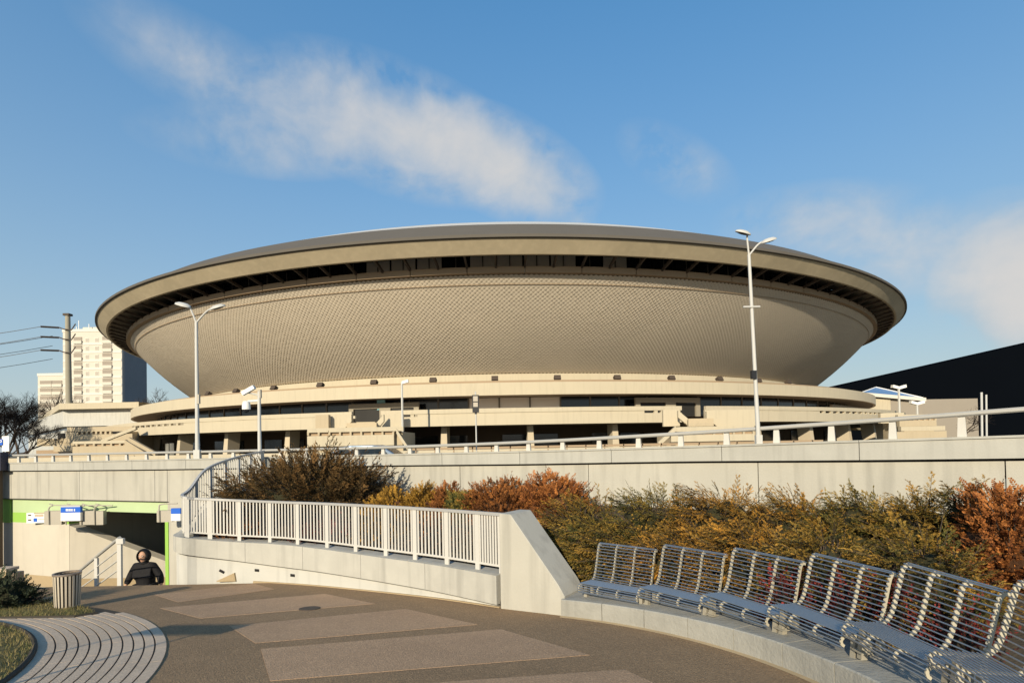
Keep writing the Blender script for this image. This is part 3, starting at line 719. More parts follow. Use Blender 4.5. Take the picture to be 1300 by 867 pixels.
# ledge panels, struts and gallery windows round the front
NB = 154
for k in range(NB):
    a0 = 2 * math.pi * (k - NB / 2) / NB; a1 = a0 + 2 * math.pi / NB
    if not (FA0 < a0 < FA1): continue
    if k % 2 == 0: MB().ringblock(58.95, 59.42, 14.23, 14.76, AC, a0 + .0006, a0 + 4 * math.pi / NB - .0006, 3).build('ledge_panel', K['ledge'], ar)
    def rp(r, z, a): return Vector((AC.x + r * math.sin(a), AC.y - r * math.cos(a), AC.z + z))
    w = .0016
    q = [rp(61.42, 15.1, a0), rp(59.42, 14.62, a0)]
    t = Vector((math.cos(a0), math.sin(a0), 0)) * .075
    MB().hexa([q[1] - t, q[1] + t, q[1] + t + Vector((0, 0, .24)), q[1] - t + Vector((0, 0, .24))], [q[0] - t, q[0] + t, q[0] + t + Vector((0, 0, .28)), q[0] - t + Vector((0, 0, .28))]).build('strut', K['strut'], ar)
    lit = abs(a0 + .02) < .19
    o = MB().ringblock(57.55, 57.62, 14.4, 16.28, AC, a0 + .0015, a1 - .0015, 1).build('gallery_window', K['pale_pane'] if lit and k % 5 else K['glass'], ar)  # pale centre panes carry the brightness of reflecting glass in their colour
    MB().ringblock(57.6, 57.70, 14.4, 16.3, AC, a0 + (a1 - a0) * .48, a0 + (a1 - a0) * .52, 1).build('mullion', K['mull'], o)
# cladding: a lattice of small raised diamonds on the dish
def dish(t):
    b = .34 * .7 * math.sin(math.pi * t); return 59 + (51 - 59) * t + b, 14.23 + (6.83 - 14.23) * t - b
ring('dish_shell', [(dish(t)[0] - .12, dish(t)[1]) for t in np.linspace(0, 1, 9)], K['gap'], 160)
NC, NRW = 864, 52
va, vr, vz = [], [], []
V, Fq = [], []
cols = np.arange(int(NC * FA0 / (2 * math.pi)), int(NC * FA1 / (2 * math.pi)) + 1)
da = 2 * math.pi / NC; idx = 0
for i in range(NRW + 1):
    t = (i + .0) / (NRW + 1) if False else (i + 0.5) / (NRW + 1)
    dt = 1.0 / (NRW + 1)
    if 2 <= i <= 2: pass
    (rt, zt_), (rc, zc), (rb, zb_) = dish(max(0, t - dt)), dish(t), dish(min(1, t + dt))
    (ra_, za_) = dish(min(1, t + dt * .42))
    aa = (cols + (.5 if i % 2 else 0)) * da
    jit = nr.uniform(-.014, .014, len(aa))
    def ringp(r, z, a): return np.c_[AC.x + r * np.sin(a), AC.y - r * np.cos(a), AC.z + z + 0 * a]
    out = .074 + jit
    pt, pr_, pb, pl_ = ringp(rt, zt_, aa), ringp(rc, zc, aa + da * .49), ringp(rb, zb_, aa), ringp(rc, zc, aa - da * .49)
    pa = np.c_[AC.x + (ra_ + out * .7) * np.sin(aa), AC.y - (ra_ + out * .7) * np.cos(aa), AC.z + za_ - out * .55]
    n = len(aa); blk = np.stack([pt, pr_, pb, pl_, pa], 1).reshape(-1, 3); V.append(blk)
    b0 = idx + np.arange(n) * 5
    for x, y in ((0, 3), (3, 2), (2, 1), (1, 0)): Fq.append(np.c_[b0 + x, b0 + y, b0 + 4])
    idx += n * 5
V = np.vstack(V); Fq = np.vstack(Fq)
def npmesh(name, V, Fc, smooth=False):
    me = bpy.data.meshes.new(name); k = Fc.shape[1]
    me.vertices.add(len(V)); me.vertices.foreach_set('co', np.ascontiguousarray(V, np.float32).ravel())
    me.loops.add(Fc.size); me.loops.foreach_set('vertex_index', np.ascontiguousarray(Fc, np.int32).ravel())
    me.polygons.add(len(Fc)); me.polygons.foreach_set('loop_start', np.arange(0, Fc.size, k, dtype=np.int32))
    me.update(calc_edges=True); return me
stuff(link('cladding_scales', npmesh('cladding_scales', V, Fq), K['scale'], ar))
rc_, zc_ = dish(.085)
ring('seam_ring', [(rc_ + .08, zc_ + .02), (rc_ + .115, zc_), (rc_ + .105, zc_ - .03), (rc_ + .07, zc_ - .02)], K['ledge'], 200)  # thin brown ring drawing the seam line below the ledge
# drum strip and upper band
ring('drum_strip', [(50.9, 6.85), (51.35, 6.75), (51.35, 6.15), (51.3, 5.9)], K['cream'], 160)
ring('lower_roof', [(51.2, 5.6), (57.6, 5.35), (57.6, 5.2), (58.7, 5.05)], K['roof'], 160)
ring('gutter', [(57.9, 5.1), (57.9, 5.37), (57.75, 5.37), (57.75, 5.1)], K['ledge'], 200)
ring('upper_band', [(58.7, 5.08), (59.0, 5.09), (59.0, 4.03), (58.7, 4.03), (58.7, 5.08)], K['cream'], 220)
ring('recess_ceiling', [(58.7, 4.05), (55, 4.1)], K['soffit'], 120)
ring('recess_floor', [(55, 1.9), (61.8, 1.9)], K['paver'], 120)
NG = 128
for k in range(NG):
    a0 = 2 * math.pi * (k - NG / 2) / NG
    if not (rad(-100) < a0 < rad(100)): continue
    pale_pane = phi(566, 56) < a0 < phi(706, 56)
    o = MB().ringblock(55.9, 56.0, 1.95, 4.05, AC, a0 + .001, a0 + 2 * math.pi / NG - .001, 1).build('lobby_window', K['pale_pane'] if pale_pane else K['glass'], ar)
    MB().ringblock(56.0, 56.08, 1.95, 4.05, AC, a0 - .0012, a0 + .0012, 1).build('mullion', K['mull'], o)
# balcony parapet with slots
gaps = [(phi(447, 62.1), phi(484, 62.1)), (phi(866, 62.1), phi(897, 62.1))]
for a0, a1 in ((-math.pi, gaps[0][0]), (gaps[0][1], gaps[1][0]), (gaps[1][1], math.pi)):
    MB().ringblock(61.85, 62.1, 1.42, 2.2, AC, a0, a1, 70).build('balcony_wall', K['cream'], ar)
    MB().ringblock(61.82, 62.14, 2.4, 2.74, AC, a0, a1, 70).build('balcony_coping', K['cream'], ar)
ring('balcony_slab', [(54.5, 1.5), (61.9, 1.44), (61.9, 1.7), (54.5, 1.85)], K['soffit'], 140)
slots = [(170, 232), (506, 528), (812, 842), (1040, 1118)]
def inslot(a): return any(phi(x0, 62.1) < a < phi(x1, 62.1) for x0, x1 in slots)
m = MB(); na = 420
for k in range(na):
    a0 = FA0 + (FA1 - FA0) * k / na; a1 = FA0 + (FA1 - FA0) * (k + 1) / na
    if any(x0 < (a0 + a1) / 2 < x1 for x0, x1 in gaps): continue
    if inslot((a0 + a1) / 2):
        if k % 2 == 0: m.ringblock(61.86, 62.09, 2.19, 2.41, AC, a0, a0 + (a1 - a0) * .5, 1)
    else: m.ringblock(61.86, 62.085, 2.19, 2.41, AC, a0, a1, 1)
m.build('balcony_infill', K['cream'], ar)
# undercroft
ring('undercroft_wall', [(55.5, -1.5), (55.5, 1.5)], mat('undercroft_brown', (.085, .062, .042), .9, .3, .3), 120)
for k in range(NG):
    a0 = 2 * math.pi * (k - NG / 2) / NG
    if k % 3 and rad(-70) < a0 < rad(70): MB().ringblock(55.52, 55.6, -.9, .75, AC, a0 + .004, a0 + 2 * math.pi / NG - .004, 1).build('ground_window', K['glass'], ar)
for k in range(-9, 10):
    a0 = rad(2.45 + 6.65 * k)
    c = AC + Vector((60.4 * math.sin(a0), -60.4 * math.cos(a0), 0))
    def fin(r_, w_, z_, s1, s2): return (AC.x + r_ * math.sin(a0) + w_ * math.cos(a0), AC.y - r_ * math.cos(a0) + w_ * math.sin(a0), AC.z + z_)
    bq = [fin(60.9, -.32, -1.6, 0, 0), fin(60.9, .32, -1.6, 0, 0), fin(59.7, .32, -1.6, 0, 0), fin(59.7, -.32, -1.6, 0, 0)]
    tq = [fin(60.6, -.22, 1.45, 0, 0), fin(60.6, .22, 1.45, 0, 0), fin(59.3, .22, 1.45, 0, 0), fin(59.3, -.22, 1.45, 0, 0)]
    MB().hexa(bq, tq).build('column', K['column'], ar)
# floodlights standing on the lower roof
ORD = 'first second third fourth fifth sixth seventh eighth ninth tenth eleventh twelfth thirteenth'.split()
for kf, (u, v) in enumerate(((265, 498.5), (300.6, 495), (348.6, 491), (407.7, 488), (476, 484.6), (551, 483), (629.5, 481.5), (709, 480.5), (785, 480.5), (854, 481), (915, 482), (964, 483.5), (1002, 486.5))):
    a0 = phi(u, 57.3); pz_ = 5.3
    c = AC + Vector((57.3 * math.sin(a0), -57.3 * math.cos(a0), pz_))
    fl = thing('floodlight', ('dark floodlight on the ledge under the saucer, %s from the left end of the row' % ORD[kf]) if kf else 'dark floodlight at the left end of the row on the ledge under the saucer', 'floodlight', tuple(c), a0, 'floodlights along the ledge under the saucer')
    m = MB(); m.prism([(-.30, .18), (.08, .10), (.28, .36), (-.08, .56)], (-.29, 0, 0), (0, 1, 0), (0, 0, 1), (1, 0, 0), .58); m.build('lamp_box', K['strut'], fl)
    MB().obox((0, 0, 0), .45, .1, .22).build('bracket', K['strut'], fl)
# doors on the balcony
def framed(u0, u1, v0, v1, r, name):
    a0, a1 = phi(u0, r), phi(u1, r); z1, z0 = hz(v0, r), hz(v1, r)
    o = MB()
    t = .055 * 12 / r
    o.ringblock(r - .3, r, z1 - .45, z1, AC, a0, a1, 3)
    for q in (a0, a1 - .008): o.ringblock(r - .3, r - .01, z0, z1 - .45, AC, q, q + .008, 1)
    am = a0 + (a1 - a0) * .52
    o.ringblock(r - .3, r - .012, z0, z1 - .45, AC, am - .008, am + .010, 1)
    f_ = o.build(name, K['frame'], ar)
    MB().ringblock(r - .28, r - .16, z0, z1 - .5, AC, a0 + .009, am - .009, 2).build('door_leaf', K['door'], f_)
    MB().ringblock(r - .28, r - .16, z0, z1 - .5, AC, am + .011, a1 - .009, 2).build('window_leaf', K['door'], f_)
framed(443, 532, 507.5, 536, 57.2, 'doorway'); framed(808, 890, 506, 532, 57.2, 'doorway'); framed(190, 240, 518, 532, 57.5, 'doorway'); framed(1058, 1090, 510, 522, 57.5, 'doorway')
a0 = phi(485, 56.9); c = AC + Vector((57.0 * math.sin(a0), -57.0 * math.cos(a0), hz(516, 57)))
MB().obox(tuple(c), .75, .1, .95, a0).build('door_sign', K['teal'], ar)
a0 = phi(850, 56.9); c = AC + Vector((57.0 * math.sin(a0), -57.0 * math.cos(a0), hz(514, 57)))
MB().obox(tuple(c), .6, .12, .35, a0).build('wall_lamp', K['white'], ar)

# ------------------------------------------------------------------ terraces and stairs before the arena
def pbox(m, u0, u1, v0, v1, Y, dep):        # frontal block between picture columns/rows at distance Y
    um, vm = (u0 + u1) / 2, (v0 + v1) / 2
    x0, x1 = P(u0, vm, Y).x, P(u1, vm, Y).x; z1, z0 = P(um, v0, Y).z, P(um, v1, Y).z
    return m.box((x0, Y, z0), (x1, Y + dep, z1))
def pslant(m, a, b, th, Y, dep):            # sloping parapet from picture point a to b (lower edge th px below)
    p, q = P(*a, Y), P(*b, Y); h = th * Y / F
    return m.hexa([(p.x, Y, p.z - h), (q.x, Y, q.z - h), (q.x, Y + dep, q.z - h), (p.x, Y + dep, p.z - h)], [(p.x, Y, p.z), (q.x, Y, q.z), (q.x, Y + dep, q.z), (p.x, Y + dep, p.z)])
def slotrow(T, u0, u1, v0, v1, Y, n, fill=()):
    dark_ = pbox(MB(), u0, u1, v0, v1, Y + .22, .1).build('slot_back', K['ledge'], T)
    for k in range(n + 1):
        u = u0 + (u1 - u0) * k / n; pbox(MB(), u - 1.2, u + 1.2, v0, v1, Y + .01, .2).build('slot_pier', K['cream2'], T)
t1_ = thing('entrance_terrace', 'cream entrance terrace with slotted parapet and steps left of the middle', 'terrace', abs_=True)
Y0 = 38.2
pbox(MB(), 390, 500, 552.5, 566, Y0, .35).build('lower_parapet', K['cream'], t1_)
pbox(MB(), 390, 512, 542.5, 548, Y0, .35).build('coping', K['cream'], t1_)
slotrow(t1_, 391, 499, 548, 552.5, Y0, 8)
pbox(MB(), 390, 512, 566, 580, Y0 + .6, 4.5).build('base', K['cream2'], t1_)
pbox(MB(), 391, 511, 549, 566, Y0 + .4, 5).build('landing', K['cream2'], t1_)
pslant(MB(), (503, 544), (517.5, 566), 6, Y0 - .1, .3).build('stair_parapet', K['cream'], t1_)
pslant(MB(), (499, 545), (511, 566), 14, Y0 + 1.4, .3).build('stair_parapet', K['cream2'], t1_)
pbox(MB(), 443, 476, 535.5, 542.5, Y0 + 4.0, .5).build('top_step', K['cream2'], t1_)
for k in range(5): pbox(MB(), 440, 478, 536.5 + k * 1.4, 545, Y0 + 3.2 - k * .32, .31).build('step', K['cream2'], t1_)
pslant(MB(), (446, 526), (431, 541), 9, Y0 + 3.4, .3).build('stair_parapet', K['cream'], t1_)
pslant(MB(), (487, 526), (474, 541), 9, Y0 + 3.4, .3).build('stair_parapet', K['cream'], t1_)
pbox(MB(), 400, 447, 526, 543, Y0 + 4.3, .3).build('upper_parapet', K['cream'], t1_)
pbox(MB(), 485, 512, 525.5, 543, Y0 + 4.3, .3).build('upper_parapet', K['cream'], t1_)
pbox(MB(), 400.5, 417, 526.5, 543.5, Y0 + 3.6, .5).build('vent_block', K['cream2'], t1_)
t2_ = thing('entrance_terrace', 'cream entrance terrace with slotted parapet and steps right of the middle', 'terrace', abs_=True)
pbox(MB(), 858, 958, 541, 547, Y0, .35).build('coping', K['cream'], t2_)
pbox(MB(), 852, 958, 551.5, 560, Y0, .35).build('lower_parapet', K['cream'], t2_)
slotrow(t2_, 856, 957, 547, 551.5, Y0, 8)
pbox(MB(), 858, 958, 548, 566, Y0 + .4, 5).build('landing', K['cream2'], t2_)
pbox(MB(), 845, 958, 562, 580, Y0 + .8, 4).build('base', K['ledge'], t2_)
pslant(MB(), (858, 541), (836, 561), 6, Y0 - .1, .3).build('stair_parapet', K['cream'], t2_)
pslant(MB(), (866, 550), (845, 567), 14, Y0 + 1.4, .3).build('stair_parapet', K['cream2'], t2_)
for k in range(5): pbox(MB(), 874, 906, 531 + k * 1.5, 541, Y0 + 3.2 - k * .32, .31).build('step', K['cream2'], t2_)
pslant(MB(), (861, 521), (878, 535), 9, Y0 + 3.4, .3).build('stair_parapet', K['cream'], t2_)
pslant(MB(), (897, 522), (914, 535), 9, Y0 + 3.4, .3).build('stair_parapet', K['cream'], t2_)
pbox(MB(), 842, 863, 520, 541, Y0 + 4.3, .3).build('upper_parapet', K['cream'], t2_)
pbox(MB(), 895, 960, 520, 541, Y0 + 4.3, .3).build('upper_parapet', K['cream'], t2_)
t3_ = thing('stair_terrace', 'stepped cream terrace with a long stair at the left foot of the arena', 'terrace', abs_=True)
pbox(MB(), 85, 168, 541.5, 547.5, 52, .4).build('coping', K['cream2'], t3_)
slotrow(t3_, 98, 140, 547.5, 551, 52, 7)
pbox(MB(), 84, 98, 547.5, 562, 52, .4).build('end_wall', K['cream2'], t3_)
pbox(MB(), 98, 168, 551, 565, 52, .4).build('upper_parapet', K['cream2'], t3_)
pbox(MB(), 90, 160, 548, 575, 53, 4).build('mass', K['cream2'], t3_)
pbox(MB(), 92, 165, 559.5, 563, 48, .4).build('coping', K['cream'], t3_); slotrow(t3_, 97, 163, 563, 566, 48, 6)
pbox(MB(), 92, 170, 566, 580, 48, .4).build('lower_parapet', K['cream2'], t3_)
pslant(MB(), (163, 555), (197, 574), 5, 46.5, .3).build('stair_parapet', K['cream2'], t3_); pslant(MB(), (158, 558), (190, 578), 12, 47.5, .3).build('stair_parapet', K['cream2'], t3_)
pslant(MB(), (128, 558), (172, 541), 4, 50.5, .3).build('stair_parapet', K['cream'], t3_)
pbox(MB(), 47, 92, 556.5, 566, 58, .5).build('side_parapet', K['cream2'], t3_); pbox(MB(), 68, 92, 566, 573, 52, .5).build('block', K['cream2'], t3_); pbox(MB(), 46, 92, 571, 582, 60, 1).build('base', K['ledge'], t3_)
t4_ = thing('stair_terrace', 'stepped cream terrace at the right foot of the arena, beyond the bridge railing', 'terrace', abs_=True)
pbox(MB(), 1140, 1189, 526, 530, 52, .4).build('coping', K['cream'], t4_); slotrow(t4_, 1146, 1188, 530, 533.5, 52, 6)
pbox(MB(), 1142, 1189, 533.5, 541, 52, .4).build('upper_parapet', K['cream2'], t4_); pbox(MB(), 1144, 1200, 541, 546.5, 50, .4).build('middle_parapet', K['cream'], t4_)
pbox(MB(), 1130, 1202, 547.5, 560, 48, .4).build('lower_parapet', K['cream2'], t4_); pbox(MB(), 1148, 1186, 534, 560, 52.6, 3).build('mass', K['cream2'], t4_)
pbox(MB(), 1118, 1148, 524, 537, 54, .4).build('link_wall', K['cream'], t4_)

# ------------------------------------------------------------------ low annex at the left
an = thing('annex', 'low flat roofed cream annex with a wide fascia left of the arena', 'building', abs_=True)
YA = 80.0
c0 = P(75, 512, YA); c1 = P(176, 511.5, YA); cb = P(46, 534, 124); zr = c0.z
def hprism(pts, z0, z1): return MB().hexa([(x, y, z0) for x, y in pts], [(x, y, z1) for x, y in pts])
out = [(c0.x, c0.y), (c1.x, c1.y), (c1.x, c1.y + 45), (cb.x, cb.y)]
zs = P(80, 519.5, YA).z
hprism(out, zs, zr).build('roof_fascia', K['cream'], an)
i0 = P(80, 530, YA + 1.2); ib = P(51, 540, 124); inn = [(i0.x, i0.y), (c1.x, i0.y), (c1.x, i0.y + 42), (ib.x, ib.y - 3)]
za, zb2, zc2 = P(100, 540.5, YA).z, P(100, 545.5, YA).z, P(100, 575, YA).z
hprism(inn, za, zs - .01).build('upper_wall', K['wall'], an)
ins = [(x + .5, y + .4) for x, y in inn]
hprism(ins, zb2, za - .005).build('window_strip', K['glass'], an)
hprism(inn, CITY - .5, zb2 - .005).build('lower_wall', K['wall'], an)
pbox(MB(), 73, 81, 550, 557, YA + 1.0, .5).build('entrance', K['door'], an)

# ------------------------------------------------------------------ towers
def flats(label, u0, u1, v0, Y, dep, cols, fh, nfl, side=True):
    b = thing('apartment_tower', label, 'building', abs_=True)
    vm = 480; x0, x1 = P(u0, vm, Y).x, P(u1, vm, Y).x; zt_ = P((u0 + u1) / 2, v0, Y).z
    MB().box((x0, Y, CITY - 1), (x1, Y + dep, zt_)).build('wall', K['tower'], b)
    MB().box((x0 - .15, Y - .15, zt_ + .005), (x1 + .15, Y + dep + .15, zt_ + .9)).build('roof_parapet', K['towerband'], b)
    if side:
        MB().box((x1 + .005, Y + .6, CITY - 1), (x1 + .22, Y + dep - .1, zt_ - .02)).build('gable_wall', K['towerd'], b)  # side panel: the tower's shade put into its dark colour
    for k in range(nfl):
        z = zt_ - 2.2 - k * fh
        MB().box((x0 + .1, Y - .12, z - 2.15), (x1 - .1, Y - .004, z - 1.35)).build('floor_band', K['towerband'], b)
        for ua, ub_, kind in cols:
            xa, xb = P(ua, vm, Y).x, P(ub_, vm, Y).x
            if kind == 'w':
                w_ = MB().box((xa, Y - .10, z - 1.3), (xb, Y - .003, z + .15)).build('window', K['towerband'], b)
                MB().box((xa + .15, Y - .13, z - 1.15), (xb - .15, Y - .104, z + .0)).build('pane', K['wing'], w_)
            else:
                w_ = MB().box((xa, Y - .14, z - 1.5), (xb, Y - .003, z + .5)).build('balcony', K['wind'], b)
                MB().box((xa + .1, Y - .55, z - 1.8), (xb + .1, Y - .15, z - .75)).build('balustrade', K['tower'], w_)
    return b
tw = flats('tall pale apartment tower with a side darkened for shade, left of the arena', 80, 155, 421, 180, 12, [(94, 104.5, 'b'), (108.5, 113, 'w'), (120.5, 125.5, 'w'), (130.5, 142.5, 'b')], 2.74, 13)
zt_ = P(118, 421, 180).z
for u in (97, 100, 113, 119, 124):
    p = P(u, 421, 184); MB().tube([(p.x, 184, zt_ + .9), (p.x, 184, zt_ + rng.uniform(2, 5))], .14, 5).build('antenna', K['white'], tw)
p = P(108, 421, 186); MB().box((p.x, 185, zt_ + .9), (p.x + 6, 190, zt_ + 2.6)).build('lift_house', K['tower'], tw)
flats('lower pale apartment block behind the power pole', 48, 84, 477, 195, 14, [(51, 66, 'b'), (66.5, 79, 'b')], 2.75, 8, False)

# ------------------------------------------------------------------ power pole with cables
YP = 92.0
p = P(86, 401, YP); b = P(88.5, 560, YP)
pp_ = thing('power_pole', 'tall tapering concrete power pole with bracket arms before the tower', 'pole', abs_=True)
MB().tube([(b.x, YP, CITY - .5), (p.x, YP, p.z)], [.52, .36], 12).build('shaft', K['chim'], pp_, True)
MB().obox((p.x, YP, p.z), 1.0, .9, .35).build('cap', K['iron'], pp_)
for vn, v in (('top', 419), ('middle', 431.5), ('lowest', 448)):
    q = P(86, v, YP)
    MB().tube([(q.x - 1.0, YP - .6, q.z + .35), (q.x - .1, YP - .62, q.z), (q.x + 1.1, YP - .6, q.z - .1), (q.x + 1.7, YP - .5, q.z + .9)], .10, 6).build('arm', K['iron'], pp_)
    MB().tube([(q.x - 1.0, YP - .6, q.z + .3), (q.x - 2.4, YP - 2.5, q.z + .1)], .16, 6).build('insulator', K['iron'], pp_)
    for dy in (0, 2.2):
        pts = []
        for t in np.linspace(0, 1, 9):
            pts.append((q.x - 2.3 - 34 * t, YP - 2.5 + dy - 6 * t, q.z + .1 - dy * .5 - 4.5 * t * (1.0) - 3.0 * t * (1 - t)))
        tag(MB().tube(pts, .045, 4).build('power_cable', K['iron']), 'thin %s power cable from the %s bracket arm of the concrete pole' % ('nearer' if dy == 0 else 'farther', vn), 'cable', 'power cables off the concrete pole')

# ------------------------------------------------------------------ right: black hall, pavilion, retaining wall
bh = thing('black_hall', 'long black hall with a rising straight roofline at the right edge', 'building', abs_=True)
YB = 150.0
q = [P(1062, 491, YB), P(1300, 437, YB - 20), P(1760, 330, YB - 60)]
m = MB()
lo = [(p.x, p.y, CITY - 1) for p in q] + [(q[2].x + 20, 230, CITY - 1), (q[0].x + 10, 240, CITY - 1)]
hi = [(p.x, p.y, p.z) for p in q] + [(q[2].x + 20, 230, q[2].z), (q[0].x + 10, 240, q[0].z)]
m.hexa(lo, hi).build('facade', K['navy'], bh)
pv = thing('pavilion', 'low pavilion with a folded blue glass roof beside the black hall', 'building', abs_=True)
YV = 96.0
e = [P(1094, 498, YV), P(1172, 505, YV), P(1172, 505, YV + 14), P(1094, 498, YV + 14)]
ap = P(1112, 491.5, YV + 4)
m = MB(); 
for i in range(4): m.quad(e[i], e[(i + 1) % 4], ap)
m.build('glass_roof', K['blue'], pv)
MB().tube([e[0], ap, e[1]], .12, 5).build('roof_ridge', K['white'], pv)
MB().hexa([e[0] + Vector((0, -.3, -.6)), e[1] + Vector((.3, -.3, -.6)), e[2] + Vector((.3, .3, -.6)), e[3] + Vector((0, .3, -.6))], [e[0] + Vector((0, -.3, -.01)), e[1] + Vector((.3, -.3, -.01)), e[2] + Vector((.3, .3, -.01)), e[3] + Vector((0, .3, -.01))]).build('eaves', K['towerband'], pv)
pbox(MB(), 1094, 1131, 505.5, 545, YV + .4, 12).build('wall', K['cream'], pv); pbox(MB(), 1131.1, 1171, 505.5, 545, YV + .6, 12).build('shaded_wall', K['grey'], pv)  # the right wall's shade is put into its grey colour
rwl = MB(); pbox(rwl, 1150, 1242, 506.5, 560, 112, 1)
tag(rwl.build('boundary_wall', K['grey']), 'plain grey wall behind the blue roofed pavilion', 'wall')

# ------------------------------------------------------------------ street lamps and poles on the overpass
def curve3(pts, n=6): return [Vector(q) for q in cat(pts, n)]
def lamp(u_base, top_u, v_top, lpx, rpx, label, lean, extra):
    s = sAtU(u_base); x, y = bOff(s, 0.04); z0 = bAt(s)[2]
    t = P(top_u, v_top, y); H = t.z - z0
    o = thing('street_lamp', label, 'street lamp', (x, y, z0), 0, 'double armed street lamps on the overpass')
    k = y / 18.0
    MB().tube([(0, 0, -.02), (lean * .3, 0, H * .3), (lean, 0, H)], [.075 * k, .062 * k, .05 * k], 12).build('pole', K['pole'], o, True)
    MB().obox((0, 0, 0), .2 * k, .14 * k, .28 * k).build('base', K['pole'], o)
    for (uh, vh), sg_ in ((lpx, -1), (rpx, 1)):
        h = P(uh, vh, y) - Vector((x, y, z0))
        pts = curve3([(lean, 0, H - .02), (lean + (h.x - lean) * .55, -.02, H + (h.z - H) * .72), (h.x - sg_ * .02, -.05, h.z)])
        MB().tube(pts, .03 * k, 8).build('arm', K['pole'], o, True)
        m = MB(); ang = -.28 * sg_
        hd = MB().lathe([(0.001, .085 * k), (.10 * k, .075 * k), (.17 * k, .03 * k), (.185 * k, -.02 * k), (.15 * k, -.03 * k), (0.001, -.03 * k)], (0, 0, 0), 14).build('lamp_head', K['pole'], o, True)
        hd.location = (h.x + sg_ * .11 * k, -.06, h.z); hd.scale = (1.45, .85, 1); hd.rotation_euler = (0.25, ang, 0)
        g_ = MB().lathe([(0.001, -.06 * k), (.09 * k, -.05 * k), (.135 * k, -.032 * k)], (0, 0, 0), 12).build('diffuser', K['strut'], hd, True)
    for h_ in extra: MB().tube([(lean * h_ - .3 * k, -.03, H * h_), (lean * h_ + .25 * k, -.03, H * h_)], .02, 6).build('cross_arm', K['pole'], o)
    if extra: MB().obox((lean * .3 - .05, -.03, H * .34), .09, .09, .16).build('switch_box', K['black'], o)
    else: MB().obox((.06, -.02, H * .4), .08, .08, .3).build('switch_box', K['board'], o)
    return o
lamp(254, 254, 409, (238, 388), (273, 391), 'double armed street lamp on the overpass in front of the left dish edge', 0.0, ())
lamp(966.5, 961.5, 323, (946, 297), (970, 307), 'double armed street lamp on the overpass in front of the right of the dish', -.09, (.72,))
s = sAtU(333); x, y = bOff(s, .04); z0 = bAt(s)[2]; H = P(333, 497, y).z - z0
cpole = thing('camera_pole', 'pale pole carrying two white surveillance cameras above the big dark bush', 'camera pole', (x, y, z0))
MB().tube([(0, 0, -.02), (0, 0, H)], [.06, .05], 10).build('pole', K['pole'], cpole, True)
MB().obox((.02, 0, H - .2), .09, .09, .26).build('bracket', K['board'], cpole)
MB().tube([(0, 0, H - .12), (-.35, -.03, H - .02)], .025, 6).build('arm', K['pole'], cpole)
o = MB().obox((0, 0, -.06), .42, .13, .12).build('camera_housing', K['white'], cpole); o.location = (-.30, -.06, H + .04); o.rotation_euler = (0, -.5, 0)
MB().tube([(0, 0, H - .28), (-.34, -.03, H - .3)], .035, 6).build('arm', K['white'], cpole)
hd = MB().lathe([(.001, .14), (.10, .12), (.125, .0), (.125, -.13), (.001, -.13)], (0, 0, 0), 14).build('dome_camera', K['white'], cpole, True); hd.location = (-.38, -.04, H - .42)
MB().lathe([(.105, -.13), (.08, -.2), (.001, -.235)], (0, 0, 0), 12).build('dome', K['black'], hd, True)
s = sAtU(600); x, y = bOff(s, -.3); z0 = bAt(s)[2] - .6; zz = lambda v: P(600, v, y).z - z0
sp = thing('sign_pole', 'thin pole with a narrow black sign box holding two pale panels', 'sign', (x, y, z0))
MB().tube([(0, 0, -.5), (0, 0, zz(497))], .018, 8).build('pole', K['pole'], sp, True)
MB().box((-.085, -.05, zz(523.5)), (.085, .05, zz(501.5))).build('sign_box', K['black'], sp)
MB().box((-.06, -.056, zz(509.6)), (.06, -.0505, zz(503))).build('panel', K['wing'], sp); MB().box((-.06, -.056, zz(516.6)), (.06, -.0505, zz(511))).build('panel', K['wing'], sp)
MB().obox((0, 0, zz(525.5)), .06, .06, .06).build('collar', K['black'], sp)
def small_lamp(u, v0, v1, Y, label, two=True):
    p, q = P(u, v1, Y), P(u, v0, Y); o = thing('small_lamp', label, 'street lamp', (p.x, p.y, p.z)); H = q.z - p.z; k = Y / 60
    MB().tube([(0, 0, -.6), (0, 0, H)], .12 * k, 6).build('pole', K['pole'], o)
    for sg_ in ((-1, 1) if two else (1,)):
        MB().hexa([(0, -.15 * k, H - .1 * k), (sg_ * .75 * k, -.2 * k, H + .1 * k), (sg_ * .75 * k, .2 * k, H + .1 * k), (0, .15 * k, H - .1 * k)], [(0, -.15 * k, H + .2 * k), (sg_ * .7 * k, -.2 * k, H + .4 * k), (sg_ * .7 * k, .2 * k, H + .4 * k), (0, .15 * k, H + .2 * k)]).build('lamp_head', K['white'], o)
small_lamp(1142, 493, 526, 60, 'small twin headed white lamp in front of the blue glass roof')
small_lamp(1164.5, 513, 526, 64, 'short white lamp just right of the blue roofed pavilion')
small_lamp(511, 486.5, 541, 39.5, 'slim white lamp rising from the terrace left of the middle', False)
for u, v0, Y, lb in ((1246, 498, 30, 'taller of two thin white poles before the black hall'), (1252, 501, 36, 'shorter thin white pole close behind a taller one before the black hall')):
    p, q = P(u, 556, Y), P(u, v0, Y); MBt = MB().tube([(p.x, Y, CITY - .3), (q.x, Y, q.z)], .055, 8)
    tag(MBt.build('thin_pole', K['pole'], None, True), lb, 'pole', 'pair of thin white poles')
